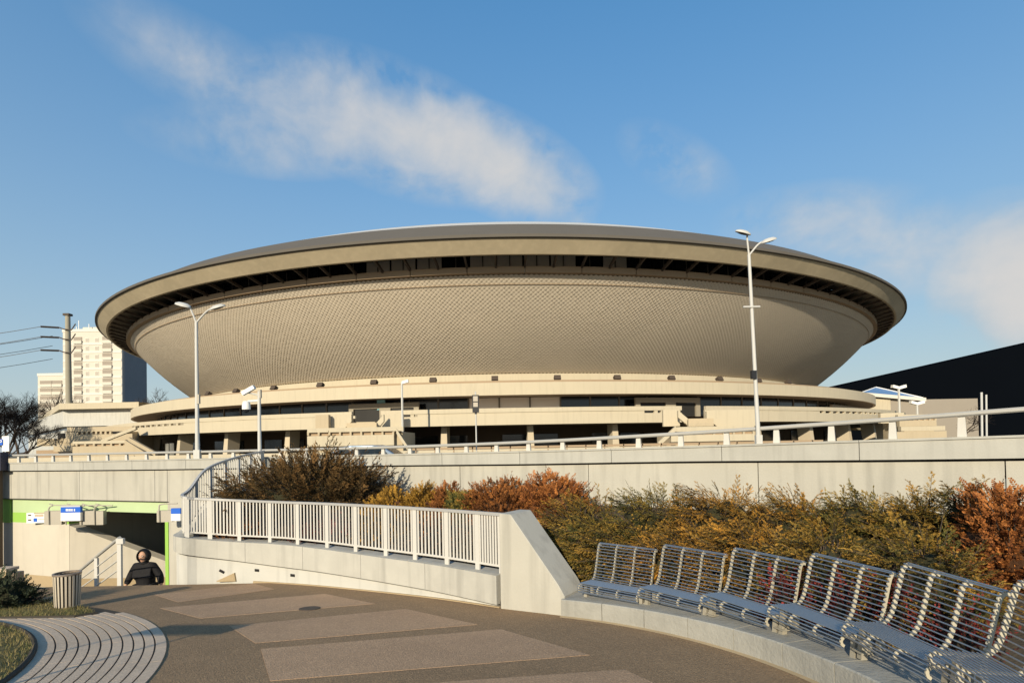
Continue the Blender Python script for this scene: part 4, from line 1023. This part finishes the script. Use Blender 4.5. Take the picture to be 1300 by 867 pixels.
# parking sign by the left edge
s = sAtU(-2); x, y = bOff(s, .35); zz = lambda v: P(2, v, y).z
ps_ = thing('parking_sign', 'white sign plate with a blue P plate on a dark post at the left edge', 'sign', (x, y, 0))
MB().tube([(-.0, 0, FLOOR + .0), (-.0, 0, zz(480))], .035, 8).build('post', K['iron'], ps_, True)
X = lambda u: P(u, 570, y).x - x
MB().box((X(4), -.05, zz(573)), (X(13), -.03, zz(553.5))).build('plate', K['white'], ps_)
MB().box((X(0.5), -.08, zz(565)), (X(5.5), -.055, zz(557.5))).build('blue_plate', K['sblue'], ps_)
MB().box((X(-12), -.30, zz(597)), (X(10), .02, zz(574))).build('cabinet', mat('blue_black_cabinet', (.03, .032, .055), .5), ps_)
MB().box((X(-12), -.28, FLOOR), (X(3.5), .0, zz(597.2))).build('cabinet_base', K['iron'], ps_)
fc = bpy.data.curves.new('letter', 'FONT'); fc.body = 'P'; fc.size = .26; fc.extrude = .004; fc.align_x = 'CENTER'
fo = bpy.data.objects.new('lettering', fc); C.objects.link(fo); bpy.context.view_layer.update()
lm = bpy.data.meshes.new_from_object(fo.evaluated_get(bpy.context.evaluated_depsgraph_get())); bpy.data.objects.remove(fo)
lm.materials.clear(); fo = link('lettering', lm, K['white'], ps_); fo.location = (X(3) - 0, -.086, zz(564.3)); fo.rotation_euler = (math.pi / 2, 0, 0); ps_['_letter'] = 1

# ------------------------------------------------------------------ signs over the underpass
YS = bAt(sAtU(110))[1] - 0.55
def sbox(T, u0, u1, v0, v1, Y, dep, name, m): return pbox(MB(), u0, u1, v0, v1, Y, dep).build(name, m, T)
sb = thing('sign_gantry', 'long grey sign box on bent tube brackets above the underpass mouth', 'sign', abs_=True)
for u0, u1 in ((56, 78), (101, 119.5), (120.2, 131)): sbox(sb, u0, u1, 648.5, 666, YS, .16, 'sign_box', K['board'])
sbox(sb, 77.9, 101, 655, 662, YS + .05, .1, 'sign_box', K['board'])
for u in (62, 84, 103, 120):
    p = P(u, 666, YS - .03); t = P(u + 3, 641, YS + .05); b2 = P(u + 16, 638.5, YS + .7)
    MB().tube(curve3([(p.x, YS - .03, p.z), (p.x, YS - .03, t.z - .12), (p.x + .1, YS + .02, t.z), (b2.x - .25, YS + .5, b2.z)]), .022, 6).build('bracket', K['board'], sb, True)
p, q = P(66, 641, YS), P(143, 641.5, YS); MB().tube([(p.x, YS, p.z), (q.x, YS, q.z)], .02, 6).build('tie_bar', K['board'], sb)
bs_ = thing('blue_sign', 'white hanging sign with a blue band above the underpass mouth', 'sign', abs_=True)
sbox(bs_, 77, 102, 643.5, 650.4, YS - .14, .1, 'blue_band', K['sblue']); sbox(bs_, 77, 102, 650.5, 661, YS - .14, .1, 'white_panel', K['white']); sbox(bs_, 77.5, 101.5, 641.5, 643.4, YS - .12, .08, 'top_trim', K['pole'])
for k, w in enumerate((1.4, 1.1, 1.3, 1.0, 1.2, .5, 1.2)):
    u = 83.5 + k * 1.75; sbox(bs_, u, u + w, 645.6, 648.6, YS - .145, .004, 'letter_mark', K['white'])
wb = thing('direction_board', 'long white direction board with small dark symbols on the green stripe', 'sign', abs_=True)
yb = bAt(sAtU(50))[1] - .1
sbox(wb, 33.5, 79, 650.5, 663.5, yb, .06, 'panel', K['white'])
for u0, u1, v0, v1, mm in ((35.5, 39.5, 653, 654.6, 'iron'), (35.5, 39.5, 659, 660.6, 'iron'), (42.5, 47, 657.5, 662, 'sblue'), (43, 56, 650.6, 651.8, 'stain'), (44, 55, 652.6, 655.5, 'paver'), (48, 58, 658.2, 658.9, 'wing')):
    sbox(wb, u0, u1, v0, v1, yb - .006, .005, 'symbol', K[mm])
YS2 = bAt(sAtU(208))[1] - 0.9
s2 = thing('sign_gantry', 'short grey sign box on a bent tube beside the green jamb', 'sign', abs_=True)
sbox(s2, 199, 218, 648, 662.5, YS2, .16, 'sign_box', K['board'])
p = P(202, 662, YS2 - .03); t = P(205, 640, YS2); MB().tube(curve3([(p.x, YS2 - .03, p.z), (p.x, YS2 - .03, t.z - .12), (t.x, YS2, t.z), (t.x + .5, YS2, t.z + .02)]), .022, 6).build('bracket', K['board'], s2, True)
s3 = thing('blue_sign', 'blue and white hanging sign half hidden behind the fence corner', 'sign', abs_=True)
sbox(s3, 217, 229, 645, 652, YS2 - .14, .1, 'blue_band', K['sblue']); sbox(s3, 217, 229, 652.1, 661, YS2 - .14, .1, 'white_panel', K['white'])

# ------------------------------------------------------------------ car on the overpass
YC = 17.6; cw = P(476, 575, YC)
car = thing('parked_car', 'silver blue saloon car behind the overpass parapet', 'car', (cw.x, YC, CITY + .005))
def carsec(pr, y0, y1, name, m, par): return MB().prism(pr, (0, y0, 0), (1, 0, 0), (0, 0, 1), (0, 1, 0), y1 - y0).build(name, m, par)
zrf = P(455, 565.3, YC).z - CITY
body = [(-2.1, .3), (2.1, .3), (2.16, .55), (2.05, .72), (1.2, .88), (-1.55, .93), (-2.1, .85), (-2.18, .55)]
o = carsec(body, -.82, .82, 'body', K['carp'], car); bevel(o, .08, 3)
cab = [(-1.5, .92), (1.22, .87), (.42, zrf - .06), (.1, zrf), (-.6, zrf), (-1.0, zrf - .08)]
o = MB().hexa([(x, -.72, z) for x, z in cab], [(x, .72, z) for x, z in cab]).build('cabin', K['carp'], car); bevel(o, .06, 3)
wz0, wz1 = .93, zrf - .035
for nm, pr in (('rear_window', [(-1.25, wz0), (-.62, wz0), (-.62, wz1), (-.88, wz1 - .02)]), ('front_window', [(-.54, wz0), (.82, wz0), (.35, wz1 - .02), (-.54, wz1)])):
    MB().prism(pr, (0, -.735, 0), (1, 0, 0), (0, 0, 1), (0, 1, 0), .02).build(nm, K['carg'], car)
MB().quad((1.17, -.62, .895), (1.17, .62, .895), (.44, .58, zrf - .055), (.44, -.58, zrf - .055)).build('windscreen', K['carg'], car)
for x in (-1.35, 1.35):
    for y in (-.76, .76):
        w_ = MB().tube([(x, y - .1, .31), (x, y + .1, .31)], .31, 18).build('wheel', K['tyre'], car, True); MB().tube([(x, y - .115, .31), (x, y + .115, .31)], .19, 12).build('rim', K['steel'], w_)
MB().obox((.55, -.86, .95), .14, .16, .1).build('mirror', K['carp'], car)
# low guard rail and kerb wall beyond the road
gr = thing('guard_rail', 'low brown guard rail with short posts beyond the road', 'guard rail', abs_=True)
for u in range(528, 1040, 24):
    p = P(u, 571 - (u - 528) * .02, 26); pbox(MB(), u - .7, u + .7, 569 - (u - 528) * .022, 582, 26, .08).build('post', K['ledge'], gr)
p, q = P(520, 569, 26), P(1045, 558.2, 26); MB().hexa([(p.x, 26, p.z - .1), (q.x, 26, q.z - .1), (q.x, 26.05, q.z - .1), (p.x, 26.05, p.z - .1)], [(p.x, 26, p.z), (q.x, 26, q.z), (q.x, 26.05, q.z), (p.x, 26.05, p.z)]).build('rail', K['ledge'], gr)
lw = MB(); lw.box((-36, 30, CITY - .2), (22, 30.3, P(650, 569.5, 30).z)); tag(lw.build('low_wall', K['cream']), 'long low cream wall behind the road in front of the arena', 'wall')

# ------------------------------------------------------------------ vegetation
def plume_mesh(seed, R, d, lump, r, bias, up, length, m, sl, nn, leaf, wid, flat=.5):
    n = len(d); base = d * np.array(R) * (r.uniform(.60, .92, n) * lump)[:, None]
    ax = d * np.array([1, 1, flat]) + np.array([0, 0, up]) + np.array(bias) + r.normal(scale=.25, size=(n, 3)); ax /= np.linalg.norm(ax, axis=1)[:, None]
    ln = r.uniform(*length, n)
    side = np.cross(ax, r.normal(size=(n, 3)) * .35 + np.array([0, 0, 1.0])); side /= np.linalg.norm(side, axis=1)[:, None]
    nor = np.cross(side, ax)
    t = np.linspace(.12, 1, m)[None, :, None]; sg = np.where(np.arange(m) % 2 == 0, 1, -1)[None, :, None]
    sb = base[:, None] + ax[:, None] * ln[:, None, None] * t + np.array([0, 0, 1.0]) * (.10 * ln[:, None, None] * t ** 2)
    sd = ax[:, None] + side[:, None] * sg * .75 * (1.05 - .6 * t) + nor[:, None] * r.normal(scale=.28, size=(n, m, 1)); sd /= np.linalg.norm(sd, axis=2)[:, :, None]
    sl_ = r.uniform(*sl, (n, m, 1)) * (1.15 - .5 * t)
    # needles along every side spray
    k = np.linspace(.1, 1, nn)[None, None, :, None]; s2 = np.where(np.arange(nn) % 2 == 0, 1, -1)[None, None, :, None]
    st_ = sb[:, :, None] + sd[:, :, None] * (sl_[:, :, None] * k) - np.array([0, 0, 1.0]) * (.12 * sl_[:, :, None] * k ** 2)
    sv = np.cross(sd, nor[:, None] + r.normal(scale=.2, size=(n, m, 3))); sv /= np.linalg.norm(sv, axis=2)[:, :, None]
    ld = sd[:, :, None] + sv[:, :, None] * s2 * .65 + r.normal(scale=.15, size=(n, m, nn, 3)); ld /= np.linalg.norm(ld, axis=3)[..., None]
    ll = leaf * (1.1 - .5 * k) * r.uniform(.7, 1.3, (n, m, nn, 1))
    ls = np.cross(ld, nor[:, None, None] + r.normal(scale=.45, size=(n, m, nn, 3))); ls /= np.linalg.norm(ls, axis=3)[..., None]
    w = wid * r.uniform(.7, 1.3, (n, m, nn, 1))
    q = np.stack([st_, st_ + ld * ll * .5 + ls * w, st_ + ld * ll, st_ + ld * ll * .5 - ls * w], 3)
    V = q.reshape(-1, 3); me = npmesh('foliage', V, np.arange(len(V)).reshape(-1, 4))
    tint = r.normal(.42, .17, (n, 1, 1, 1)) + .34 * (t[..., None] - .45) + .12 * (k - .5) + r.normal(0, .06, (n, m, nn, 1))
    tint = np.repeat(np.clip(tint, 0, 1), 4, axis=3).reshape(-1)
    me.attributes.new('tint', 'FLOAT', 'POINT').data.foreach_set('value', tint.astype(np.float32))
    mb = MB()
    for i in range(n): mb.tube([base[i] * .1, base[i] * .65, base[i], sb[i, m // 2], sb[i, -1]], [.014, .009, .006, .004, .002], 3, False)
    return me, mb
def shrub_mesh(seed, R, n, L, bias, up, ntw, leaf, wid, shell=(.45, .92), lowcut=-.25, droop=.15, spread=.9, plume=None):
    r = np.random.default_rng(seed); d = r.normal(size=(n * 3, 3)); d /= np.linalg.norm(d, axis=1)[:, None]; d = d[d[:, 2] > lowcut][:n]; n = len(d)
    lump = 1 + .16 * np.sin(d[:, 0] * 5.1 + seed) * np.cos(d[:, 1] * 4.3 + seed * 2) + .10 * np.sin(d[:, 2] * 7 + seed)
    if plume:
        return plume_mesh(seed, R, d, lump, r, bias, up, **plume)
    base = d * np.array(R) * (r.uniform(*shell, n) * lump)[:, None]
    dr = d * np.array([1, 1, .55]) + np.array([0, 0, up]) + np.array(bias) + r.normal(scale=.28, size=(n, 3)); dr /= np.linalg.norm(dr, axis=1)[:, None]
    ln = r.uniform(*L, n)
    side = np.cross(dr, r.normal(size=(n, 3)) * .5 + np.array([0, 0, 1.0])); side /= np.linalg.norm(side, axis=1)[:, None]
    nor = np.cross(side, dr)
    t = np.linspace(.08, 1, ntw)[None, :, None]
    stem = base[:, None] + dr[:, None] * (ln[:, None, None] * t) - np.array([0, 0, 1.0]) * (droop * ln[:, None, None] * t ** 2)
    sg = np.where(np.arange(ntw) % 2 == 0, 1, -1)[None, :, None]
    ll = leaf * (1.05 - .55 * t) * r.uniform(.7, 1.25, (n, ntw, 1))
    ld = dr[:, None] * 1.0 + side[:, None] * sg * spread + nor[:, None] * r.normal(scale=.3, size=(n, ntw, 1)) ; ld /= np.linalg.norm(ld, axis=2)[:, :, None]
    ls = np.cross(ld, nor[:, None] + r.normal(scale=.35, size=(n, ntw, 3))); ls /= np.linalg.norm(ls, axis=2)[:, :, None]
    w = wid * r.uniform(.7, 1.3, (n, ntw, 1))
    q = np.stack([stem, stem + ld * ll * .5 + ls * w, stem + ld * ll, stem + ld * ll * .5 - ls * w], 2)
    V = q.reshape(-1, 3); Fc = np.arange(len(V)).reshape(-1, 4)
    me = npmesh('foliage', V, Fc)
    tint = np.clip(r.normal(.45, .2, (n, 1, 1)) + .28 * (t - .5) + r.normal(0, .08, (n, ntw, 1)), 0, 1)
    tint = np.repeat(tint, 4, axis=2).reshape(-1)
    me.attributes.new('tint', 'FLOAT', 'POINT').data.foreach_set('value', tint.astype(np.float32))
    # stems
    m = MB()
    for i in range(0, n, max(1, n // 70)):
        b0 = base[i]; e = stem[i, -1]; m.tube([b0 * .12, b0 * .7, b0, e], [.018, .011, .007, .002], 3, False)
    return me, m
VM = dict(corerust=mat('rust_shade_core', (.085, .038, .016), .95, var=.5, scale=6, bump=.8, bscale=30),
    jun=mat('juniper_green', (.085, .085, .026), .85, tint=(.50, .275, .05), var=.25, scale=1.6, spec=.15),
    jun2=mat('juniper_gold', (.13, .095, .026), .85, tint=(.60, .29, .045), var=.25, scale=1.6, spec=.15),
    olive=mat('juniper_olive', (.06, .074, .024), .85, tint=(.42, .265, .05), var=.25, scale=1.6, spec=.15),
    brown=mat('juniper_brown', (.060, .045, .020), .85, tint=(.23, .125, .045), var=.2, scale=1.5, spec=.15),
    orange=mat('cypress_orange', (.16, .055, .018), .85, tint=(.50, .19, .05), var=.2, scale=2, spec=.15),
    rust=mat('shrub_rust', (.13, .05, .018), .85, tint=(.42, .16, .042), var=.2, scale=2, spec=.15),
    yellow=mat('shrub_yellow', (.20, .11, .02), .85, tint=(.52, .28, .045), var=.2, scale=2, spec=.15),
    red=mat('barberry_red', (.09, .02, .018), .85, tint=(.30, .05, .04), var=.2, scale=3, spec=.15),
    dk=mat('yew_dark', (.022, .03, .018), .8, tint=(.05, .06, .03), spec=.2), coregreen=mat('needle_shade_core', (.034, .032, .014), .95, var=.5, scale=6, bump=.8, bscale=30), core=mat('twig_shade_core', (.03, .022, .014), .95))
def shrub(name, label, cat_, x, y, rx, ry, h, kind, seed, style, group=None, zb=None):
    z = soilz(x, y) if zb is None else zb
    o = thing(name, label, cat_, (x, y, z - .03), rng.uniform(-.15, .15), group)
    R = (rx, ry, h * .86)
    if style == 'jun': me, m = shrub_mesh(seed, R, int(440 * (rx + ry) * .75), (.20, .46), (-.62, -.36, 0), .06, 20, .062, .0085, plume=dict(length=(.22, .44), m=9, sl=(.07, .15), nn=15, leaf=.031, wid=.0048, flat=.32))
    elif style == 'spiky': me, m = shrub_mesh(seed, R, 620, (.35, .85), (0, 0, 0), .34, 26, .085, .013, (.3, .92), -.1, .05, plume=dict(length=(.45, .95), m=14, sl=(.12, .26), nn=13, leaf=.055, wid=.011))
    elif style == 'round': me, m = shrub_mesh(seed, R, int(2300 * (rx + ry) * .7), (.10, .22), (0, 0, 0), .5, 14, .052, .0125, (.6, .98), -.3, .1, 1.2)
    elif style == 'low': me, m = shrub_mesh(seed, R, int(420 * (rx + ry) * .7), (.14, .3), (0, 0, 0), .7, 10, .05, .012, (.25, .95), -.1, .1, 1.2)
    else: me, m = shrub_mesh(seed, R, 420, (.15, .32), (0, 0, 0), .4, 18, .07, .012)
    f_ = link('foliage', me, VM[kind], o)
    m.build('branches', K['bark'], o)
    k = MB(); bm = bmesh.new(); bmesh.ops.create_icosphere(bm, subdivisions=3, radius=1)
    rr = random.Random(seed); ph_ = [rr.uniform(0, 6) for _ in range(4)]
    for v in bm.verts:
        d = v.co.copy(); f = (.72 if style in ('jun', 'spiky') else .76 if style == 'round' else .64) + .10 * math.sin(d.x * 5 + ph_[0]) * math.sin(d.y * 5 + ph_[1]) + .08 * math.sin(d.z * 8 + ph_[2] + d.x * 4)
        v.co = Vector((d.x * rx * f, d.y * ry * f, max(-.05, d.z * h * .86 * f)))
    me2 = bpy.data.meshes.new('dark_core'); bm.to_mesh(me2); bm.free(); link('dark_core', me2, VM['corerust' if style == 'round' else 'core' if style == 'low' else 'coregreen'], o)  # added solid core, twig toned, darkened for the crown's inner shade
    return o
def sh_px(name, label, cat_, u, v, Y, hw, kind, seed, style, ry=None, group=None):
    top = P(u, v, Y); x = top.x; z = soilz(x, Y); rx = hw * Y / F
    return shrub(name, label, cat_, x, Y, rx, ry or rx * .8, max(.3, top.z - z), kind, seed, style, group)
GJ = 'junipers planted along the overpass wall'
back = [(738, 622, 10.3, 55, 'jun', 'juniper rising right of the orange bushes, olive tips above the concrete wedge'), (828, 612, 9.8, 62, 'olive', 'green juniper under the overpass wall, above the gap between first and second bench'),
        (910, 604, 9.2, 68, 'jun2', 'golden brown juniper with a raised tip just left of the right lamp post'), (995, 609, 8.6, 66, 'jun2', 'golden juniper just right of the right lamp post, against the wall'),
        (1085, 612, 8.1, 62, 'olive', 'dark olive juniper against the overpass wall above the fourth bench'), (1160, 620, 7.6, 58, 'jun', 'olive juniper between the fourth and fifth bench, against the wall'), (1222, 596, 7.1, 34, 'jun', 'narrow tall juniper with a pale tip beside the orange cypress')]
for i, (u, v, Y, hw, kd, lb) in enumerate(back): sh_px('juniper_shrub', lb, 'juniper', u, v + 3, Y, hw, kd, 20 + i, 'jun', None, GJ)
frontj = [(752, 645, 9.6, 44, 'olive', 'olive juniper close behind the sloping side of the concrete wedge'), (792, 655, 8.7, 62, 'jun', 'low juniper directly behind the first bench'), (868, 652, 8.1, 66, 'jun2', 'orange tinged juniper directly behind the second bench'),
          (952, 650, 7.5, 66, 'jun2', 'golden juniper directly behind the third bench'), (1042, 655, 6.9, 64, 'jun', 'golden olive juniper directly behind the fourth bench'), (1172, 662, 6.3, 62, 'jun', 'olive juniper directly behind the fifth bench')]
def yring(u, r):                            # depth at which column u crosses the circle of radius r round the plaza centre
    k = (u - 650) / F; a, b, c = 1 + k * k, -2 * (k * C0.x + C0.y), C0.x ** 2 + C0.y ** 2 - r * r
    return (-b + math.sqrt(b * b - 4 * a * c)) / (2 * a)
for i, (u, v, Y, hw, kd, lb) in enumerate(frontj): sh_px('juniper_shrub', lb, 'juniper', u, v + 4, yring(u, 6.30 if i < 2 else 6.2), hw, kd, 40 + i, 'jun', .62, GJ)
sh_px('juniper_shrub', 'big dark brown juniper with long spiky branches behind the left part of the fence', 'juniper', 392, 583, 14.35, 96, 'brown', 61, 'spiky', 1.15)
sh_px('cypress_bush', 'bright orange cypress bush at the right edge behind the last benches', 'bush', 1284, 604, 6.3, 70, 'orange', 71, 'round', .75)
sh_px('cypress_bush', 'tallest rust orange bush in front of the overpass, right of the fence', 'bush', 704, 589, 11.3, 54, 'orange', 72, 'round', .8)
sh_px('cypress_bush', 'broad rust brown bush above the right end of the fence', 'bush', 638, 596, 11.8, 54, 'rust', 73, 'round', .8)
sh_px('low_bush', 'bright yellow bush above the fence beside the big dark juniper', 'bush', 498, 611, 13.0, 38, 'yellow', 74, 'round', .6)
sh_px('low_bush', 'yellow ochre bush in the middle between yellow and brown ones', 'bush', 535, 610, 12.9, 30, 'yellow', 75, 'round', .6)
sh_px('low_bush', 'small brown bush left of the rust orange bushes', 'bush', 568, 613, 12.7, 28, 'rust', 76, 'round', .6)
sh_px('low_bush', 'small dark green bush between the brown and rust bushes', 'bush', 588, 622, 12.0, 24, 'olive', 77, 'round', .5)
sh_px('low_bush', 'low pinkish rust bush behind the fence bars near its right end', 'bush', 560, 648, 11.1, 44, 'rust', 78, 'low', .5)
sh_px('low_bush', 'low red bush behind the fence bars at the middle of the fence', 'bush', 405, 652, 12.5, 46, 'red', 79, 'low', .5)
sh_px('low_bush', 'low yellowish bush behind the fence bars right of the red one', 'bush', 480, 652, 11.7, 36, 'yellow', 80, 'low', .5)
sh_px('low_bush', 'low rust bush behind the leftmost fence bars', 'bush', 300, 655, 13.2, 46, 'rust', 81, 'low', .5)
sh_px('low_bush', 'low brown bush tight behind the last fence bars by the wedge', 'bush', 612, 650, 10.2, 26, 'brown', 84, 'low', .45)
for i, (u, v, Y, hw, lb) in enumerate([(1000, 712, 6.45, 34, 'red barberry seen through the back of the third bench'), (1075, 712, 5.9, 36, 'red barberry filling the back of the fourth bench'), (1140, 712, 5.45, 34, 'deep red barberry in the gap left of the fifth bench'), (1215, 742, 4.95, 44, 'low red barberry under the orange cypress behind the fifth bench')]):
    sh_px('barberry_bush', lb, 'bush', u, v, Y, hw, 'red', 90 + i, 'low', .3, 'red barberries behind the benches')
p = on(6, 772)
shrub('dark_bush', 'low dark green yew bush on the verge at the left edge', 'bush', p.x - .1, p.y, .62, .5, .62, 'dk', 95, 'yew', None, p.z)
r = np.random.default_rng(5)
# grass tuft at the bin foot handled by the verge; bare trees
def bare_tree(label, x, y, H, spread, seed, tw_mat, depth=5, z=CITY, group=None):
    r = random.Random(seed); o = thing('bare_tree', label, 'tree', (x, y, z), 0, group); tr, cr = MB(), MB()
    def grow(p, d, l, rd, k):
        q = p + d * l; (tr if k < 2 else cr).tube([p, p + d * l * .5 + Vector((r.uniform(-1, 1), r.uniform(-1, 1), 0)) * l * .04, q], [rd, rd * .85, rd * .68], 5 if k < 2 else 3, False)
        if k >= depth: return
        for _ in range(3 if k < 2 else (3 if r.random() < .75 else 4)):
            e = (d + Vector((r.gauss(0, 1), r.gauss(0, 1), r.gauss(.25, .5))) * spread).normalized(); grow(p + d * l * r.uniform(.55, 1), e, l * r.uniform(.6, .82), rd * .62, k + 1)
    grow(Vector((0, 0, -.3)), Vector((0, 0, 1)), H * .33, H * .018, 0)
    tr.build('trunk', K['bark'], o); cr.build('crown', tw_mat, o); return o
GT = 'bare trees at the left edge'
for i, (u, Y, v, lb) in enumerate([(-8, 44, 470, 'bare dark tree cut by the left edge of the photo, tallest of the clump'), (10, 48, 482, 'dark bare tree right of the tallest one at the left edge'), (22, 54, 500, 'dark bare tree at the right end of the left clump'), (6, 40, 512, 'low dense dark bare tree in front of the left clump'), (33, 66, 520, 'small dark bare tree nearest the annex in the left clump')]):
    p = P(u, v, Y); bare_tree(lb, p.x, Y, p.z - CITY, .5, 200 + i, K['twigd'], 7, CITY, GT)
p = P(207, 478, 150); bare_tree('bare grey tree in the gap between tower and saucer', p.x, 150, p.z - CITY, .5, 210, K['twig'], 6)
p = P(190, 490, 155); bare_tree('small bare tree left of the grey one beside the tower', p.x, 155, p.z - CITY, .5, 211, K['twig'], 5)
p = P(76, 472, 110); bare_tree('thin bare tree in front of the lower apartment block', p.x, 110, p.z - CITY, .42, 212, K['twig'], 5)
p = P(1222, 508, 70); bare_tree('small dark bare tree in front of the grey wall at the right', p.x, 70, p.z - CITY, .8, 213, K['twigd'], 5)

# ------------------------------------------------------------------ person coming up from the underpass
YPn = 13.4
hp = P(185, 698.0, YPn); fz_ = hp.z - 1.80
pn = thing('person', 'person in a black hooded jacket and glasses coming up out of the underpass', 'person', (hp.x, YPn, fz_))
def skin(name, joints, edges, radii, m, parent, sub=2, root=0):
    me = bpy.data.meshes.new(name); me.from_pydata(joints, edges, []); o = link(name, me, m, parent)
    sk = o.modifiers.new('skin', 'SKIN'); sk.use_smooth_shade = True
    for i, r_ in enumerate(radii):
        sv = me.skin_vertices[0].data[i] if me.skin_vertices else None
        if sv: sv.radius = r_ if hasattr(r_, '__len__') else (r_, r_)
    return o, me
def skinned(name, joints, edges, radii, m, parent, root=0, sub=2):
    me = bpy.data.meshes.new(name); me.from_pydata(joints, edges, []); o = link(name, me, m, parent)
    bm = bmesh.new(); bm.from_mesh(me); lay = bm.verts.layers.skin.verify(); bm.verts.ensure_lookup_table()
    for i, v in enumerate(bm.verts):
        rr_ = radii[i]; v[lay].radius = rr_ if hasattr(rr_, '__len__') else (rr_, rr_); v[lay].use_root = (i == root)
    bm.to_mesh(me); bm.free()
    sk = o.modifiers.new('skin', 'SKIN'); sk.use_smooth_shade = True
    sb_ = o.modifiers.new('sub', 'SUBSURF'); sb_.levels = sub; sb_.render_levels = sub
    return o
# body: pelvis, spine, chest, neck, head, legs, arms as one continuous skin
J = [(0, .02, .95), (0, .0, 1.15), (0, -.02, 1.38), (0, -.04, 1.52), (0, -.07, 1.62), (0, -.07, 1.73),
     (.10, .02, .9), (.11, -.08, .5), (.11, .05, .07), (.11, -.08, .04), (-.10, .02, .9), (-.11, .10, .5), (-.11, .22, .10), (-.11, .1, .06),
     (.21, -.02, 1.43), (.36, .0, 1.17), (.43, -.10, .95), (-.21, -.02, 1.43), (-.37, .0, 1.17), (-.44, -.10, .95)]
E = [(0, 1), (1, 2), (2, 3), (3, 4), (4, 5), (0, 6), (6, 7), (7, 8), (8, 9), (0, 10), (10, 11), (11, 12), (12, 13), (2, 14), (14, 15), (15, 16), (2, 17), (17, 18), (18, 19)]
Rd = [(.17, .13), (.17, .13), (.17, .12), .07, (.09, .10), (.08, .095), .095, .07, .05, .045, .095, .07, .05, .045, .065, .05, .035, .065, .05, .035]
skinned('body', J, E, Rd, K['skin'], pn)
jj = [(0, .02, .86), (0, .01, 1.02), (0, -.01, 1.2), (0, -.03, 1.40), (0, -.04, 1.50), (.21, -.03, 1.42), (.35, -.01, 1.19), (.42, -.08, .99), (-.21, -.03, 1.42), (-.36, -.01, 1.19), (-.43, -.08, .99)]
skinned('jacket', jj, [(0, 1), (1, 2), (2, 3), (3, 4), (3, 5), (5, 6), (6, 7), (3, 8), (8, 9), (9, 10)], [(.20, .17), (.205, .18), (.215, .18), (.20, .155), (.11, .10), .095, .088, .066, .105, .088, .066], K['jacket'], pn, 1)
skinned('trousers', [J[0], J[6], J[7], (J[8][0], J[8][1], .1), J[10], J[11], (J[12][0], J[12][1], .14)], [(0, 1), (1, 2), (2, 3), (0, 4), (4, 5), (5, 6)], [(.19, .15), .115, .09, .075, .115, .09, .075], K['trouser'], pn)
# hood: open shell round the face
m = MB(); 
for i in range(9):
    th_ = math.pi * (.30 + .70 * i / 8)
    for j in range(18):
        w_ = 2 * math.pi * j / 18
        m.v.append((.132 * math.sin(th_) * math.cos(w_), -.07 - .15 * math.cos(th_), 1.675 + .158 * math.sin(th_) * math.sin(w_)))
for i in range(8):
    for j in range(18): m.f.append((i * 18 + j, i * 18 + (j + 1) % 18, i * 18 + 18 + (j + 1) % 18, i * 18 + 18 + j))
hd = m.build('hood', K['jacket'], pn, True); so_ = hd.modifiers.new('thick', 'SOLIDIFY'); so_.thickness = .018; so_.offset = 1
skinned('collar', [(0, -.06, 1.48), (0, -.07, 1.56)], [(0, 1)], [(.14, .13), (.115, .12)], K['jacket'], pn)
hdm = MB(); bm = bmesh.new(); bmesh.ops.create_uvsphere(bm, u_segments=20, v_segments=14, radius=1)
for v in bm.verts:
    x, y, z = v.co; jaw = 1 - .22 * max(0, -z); v.co = Vector((x * .094 * jaw, y * .10 - .09, z * .132 + 1.672))
    if y < -.55 and abs(x) < .25 and -.35 < z < .15: v.co.y -= .022 * (1 - abs(x) / .25)
me = bpy.data.meshes.new('face'); bm.to_mesh(me); bm.free(); me.polygons.foreach_set('use_smooth', [True] * len(me.polygons)); link('face', me, K['skin'], pn)
for sx in (-1, 1):
    MB().tube([(sx * .034 + .026 * math.cos(a), -.186, 1.685 + .02 * math.sin(a)) for a in np.linspace(0, 6.29, 13)], .0045, 5, False).build('glasses', K['specs'], pn)
    MB().lathe([(.001, .011), (.009, .006), (.011, 0), (.009, -.006), (.001, -.011)], (sx * .034, -.175, 1.685), 10).build('eye', K['white'], pn, True)
MB().obox((0, -.188, 1.605), .045, .012, .009).build('mouth', mat('lips', (.36, .15, .12), .6), pn)
for sx in (-1, 1):                           # hands: palm and five bent fingers
    w_ = Vector((sx * .435, -.10, .95)); pts = [w_, w_ + Vector((sx * .01, -.02, -.07))]; ed = [(0, 1)]; rd_ = [(.03, .022), (.042, .024)]
    o_ = skinned('hand', [tuple(p) for p in pts], ed, rd_, K['skin'], pn)
    for k in range(4):
        b0 = w_ + Vector((sx * .01 + (k - 1.5) * .02, -.02, -.085)); l_ = (.065, .075, .07, .055)[k]
        skinned('finger', [tuple(b0 + Vector((0, 0, .03))), tuple(b0 + Vector((0, -.004, -l_ * .45))), tuple(b0 + Vector((0, -.028, -l_ * .85)))], [(0, 1), (1, 2)], [.010, .0095, .008], K['skin'], o_, 0, 1)
    b0 = w_ + Vector((-sx * .03, -.03, -.04)); skinned('thumb', [tuple(b0), tuple(b0 + Vector((-sx * .02, -.02, -.03))), tuple(b0 + Vector((-sx * .02, -.035, -.06)))], [(0, 1), (1, 2)], [.013, .011, .009], K['skin'], o_, 0, 1)
for sx, j in ((1, 9), (-1, 13)):
    q = J[j]; m = MB(); MB().obox((q[0], q[1] - .02, 0 if sx > 0 else .03), .1, .28, .1).build('shoe', K['black'], pn)
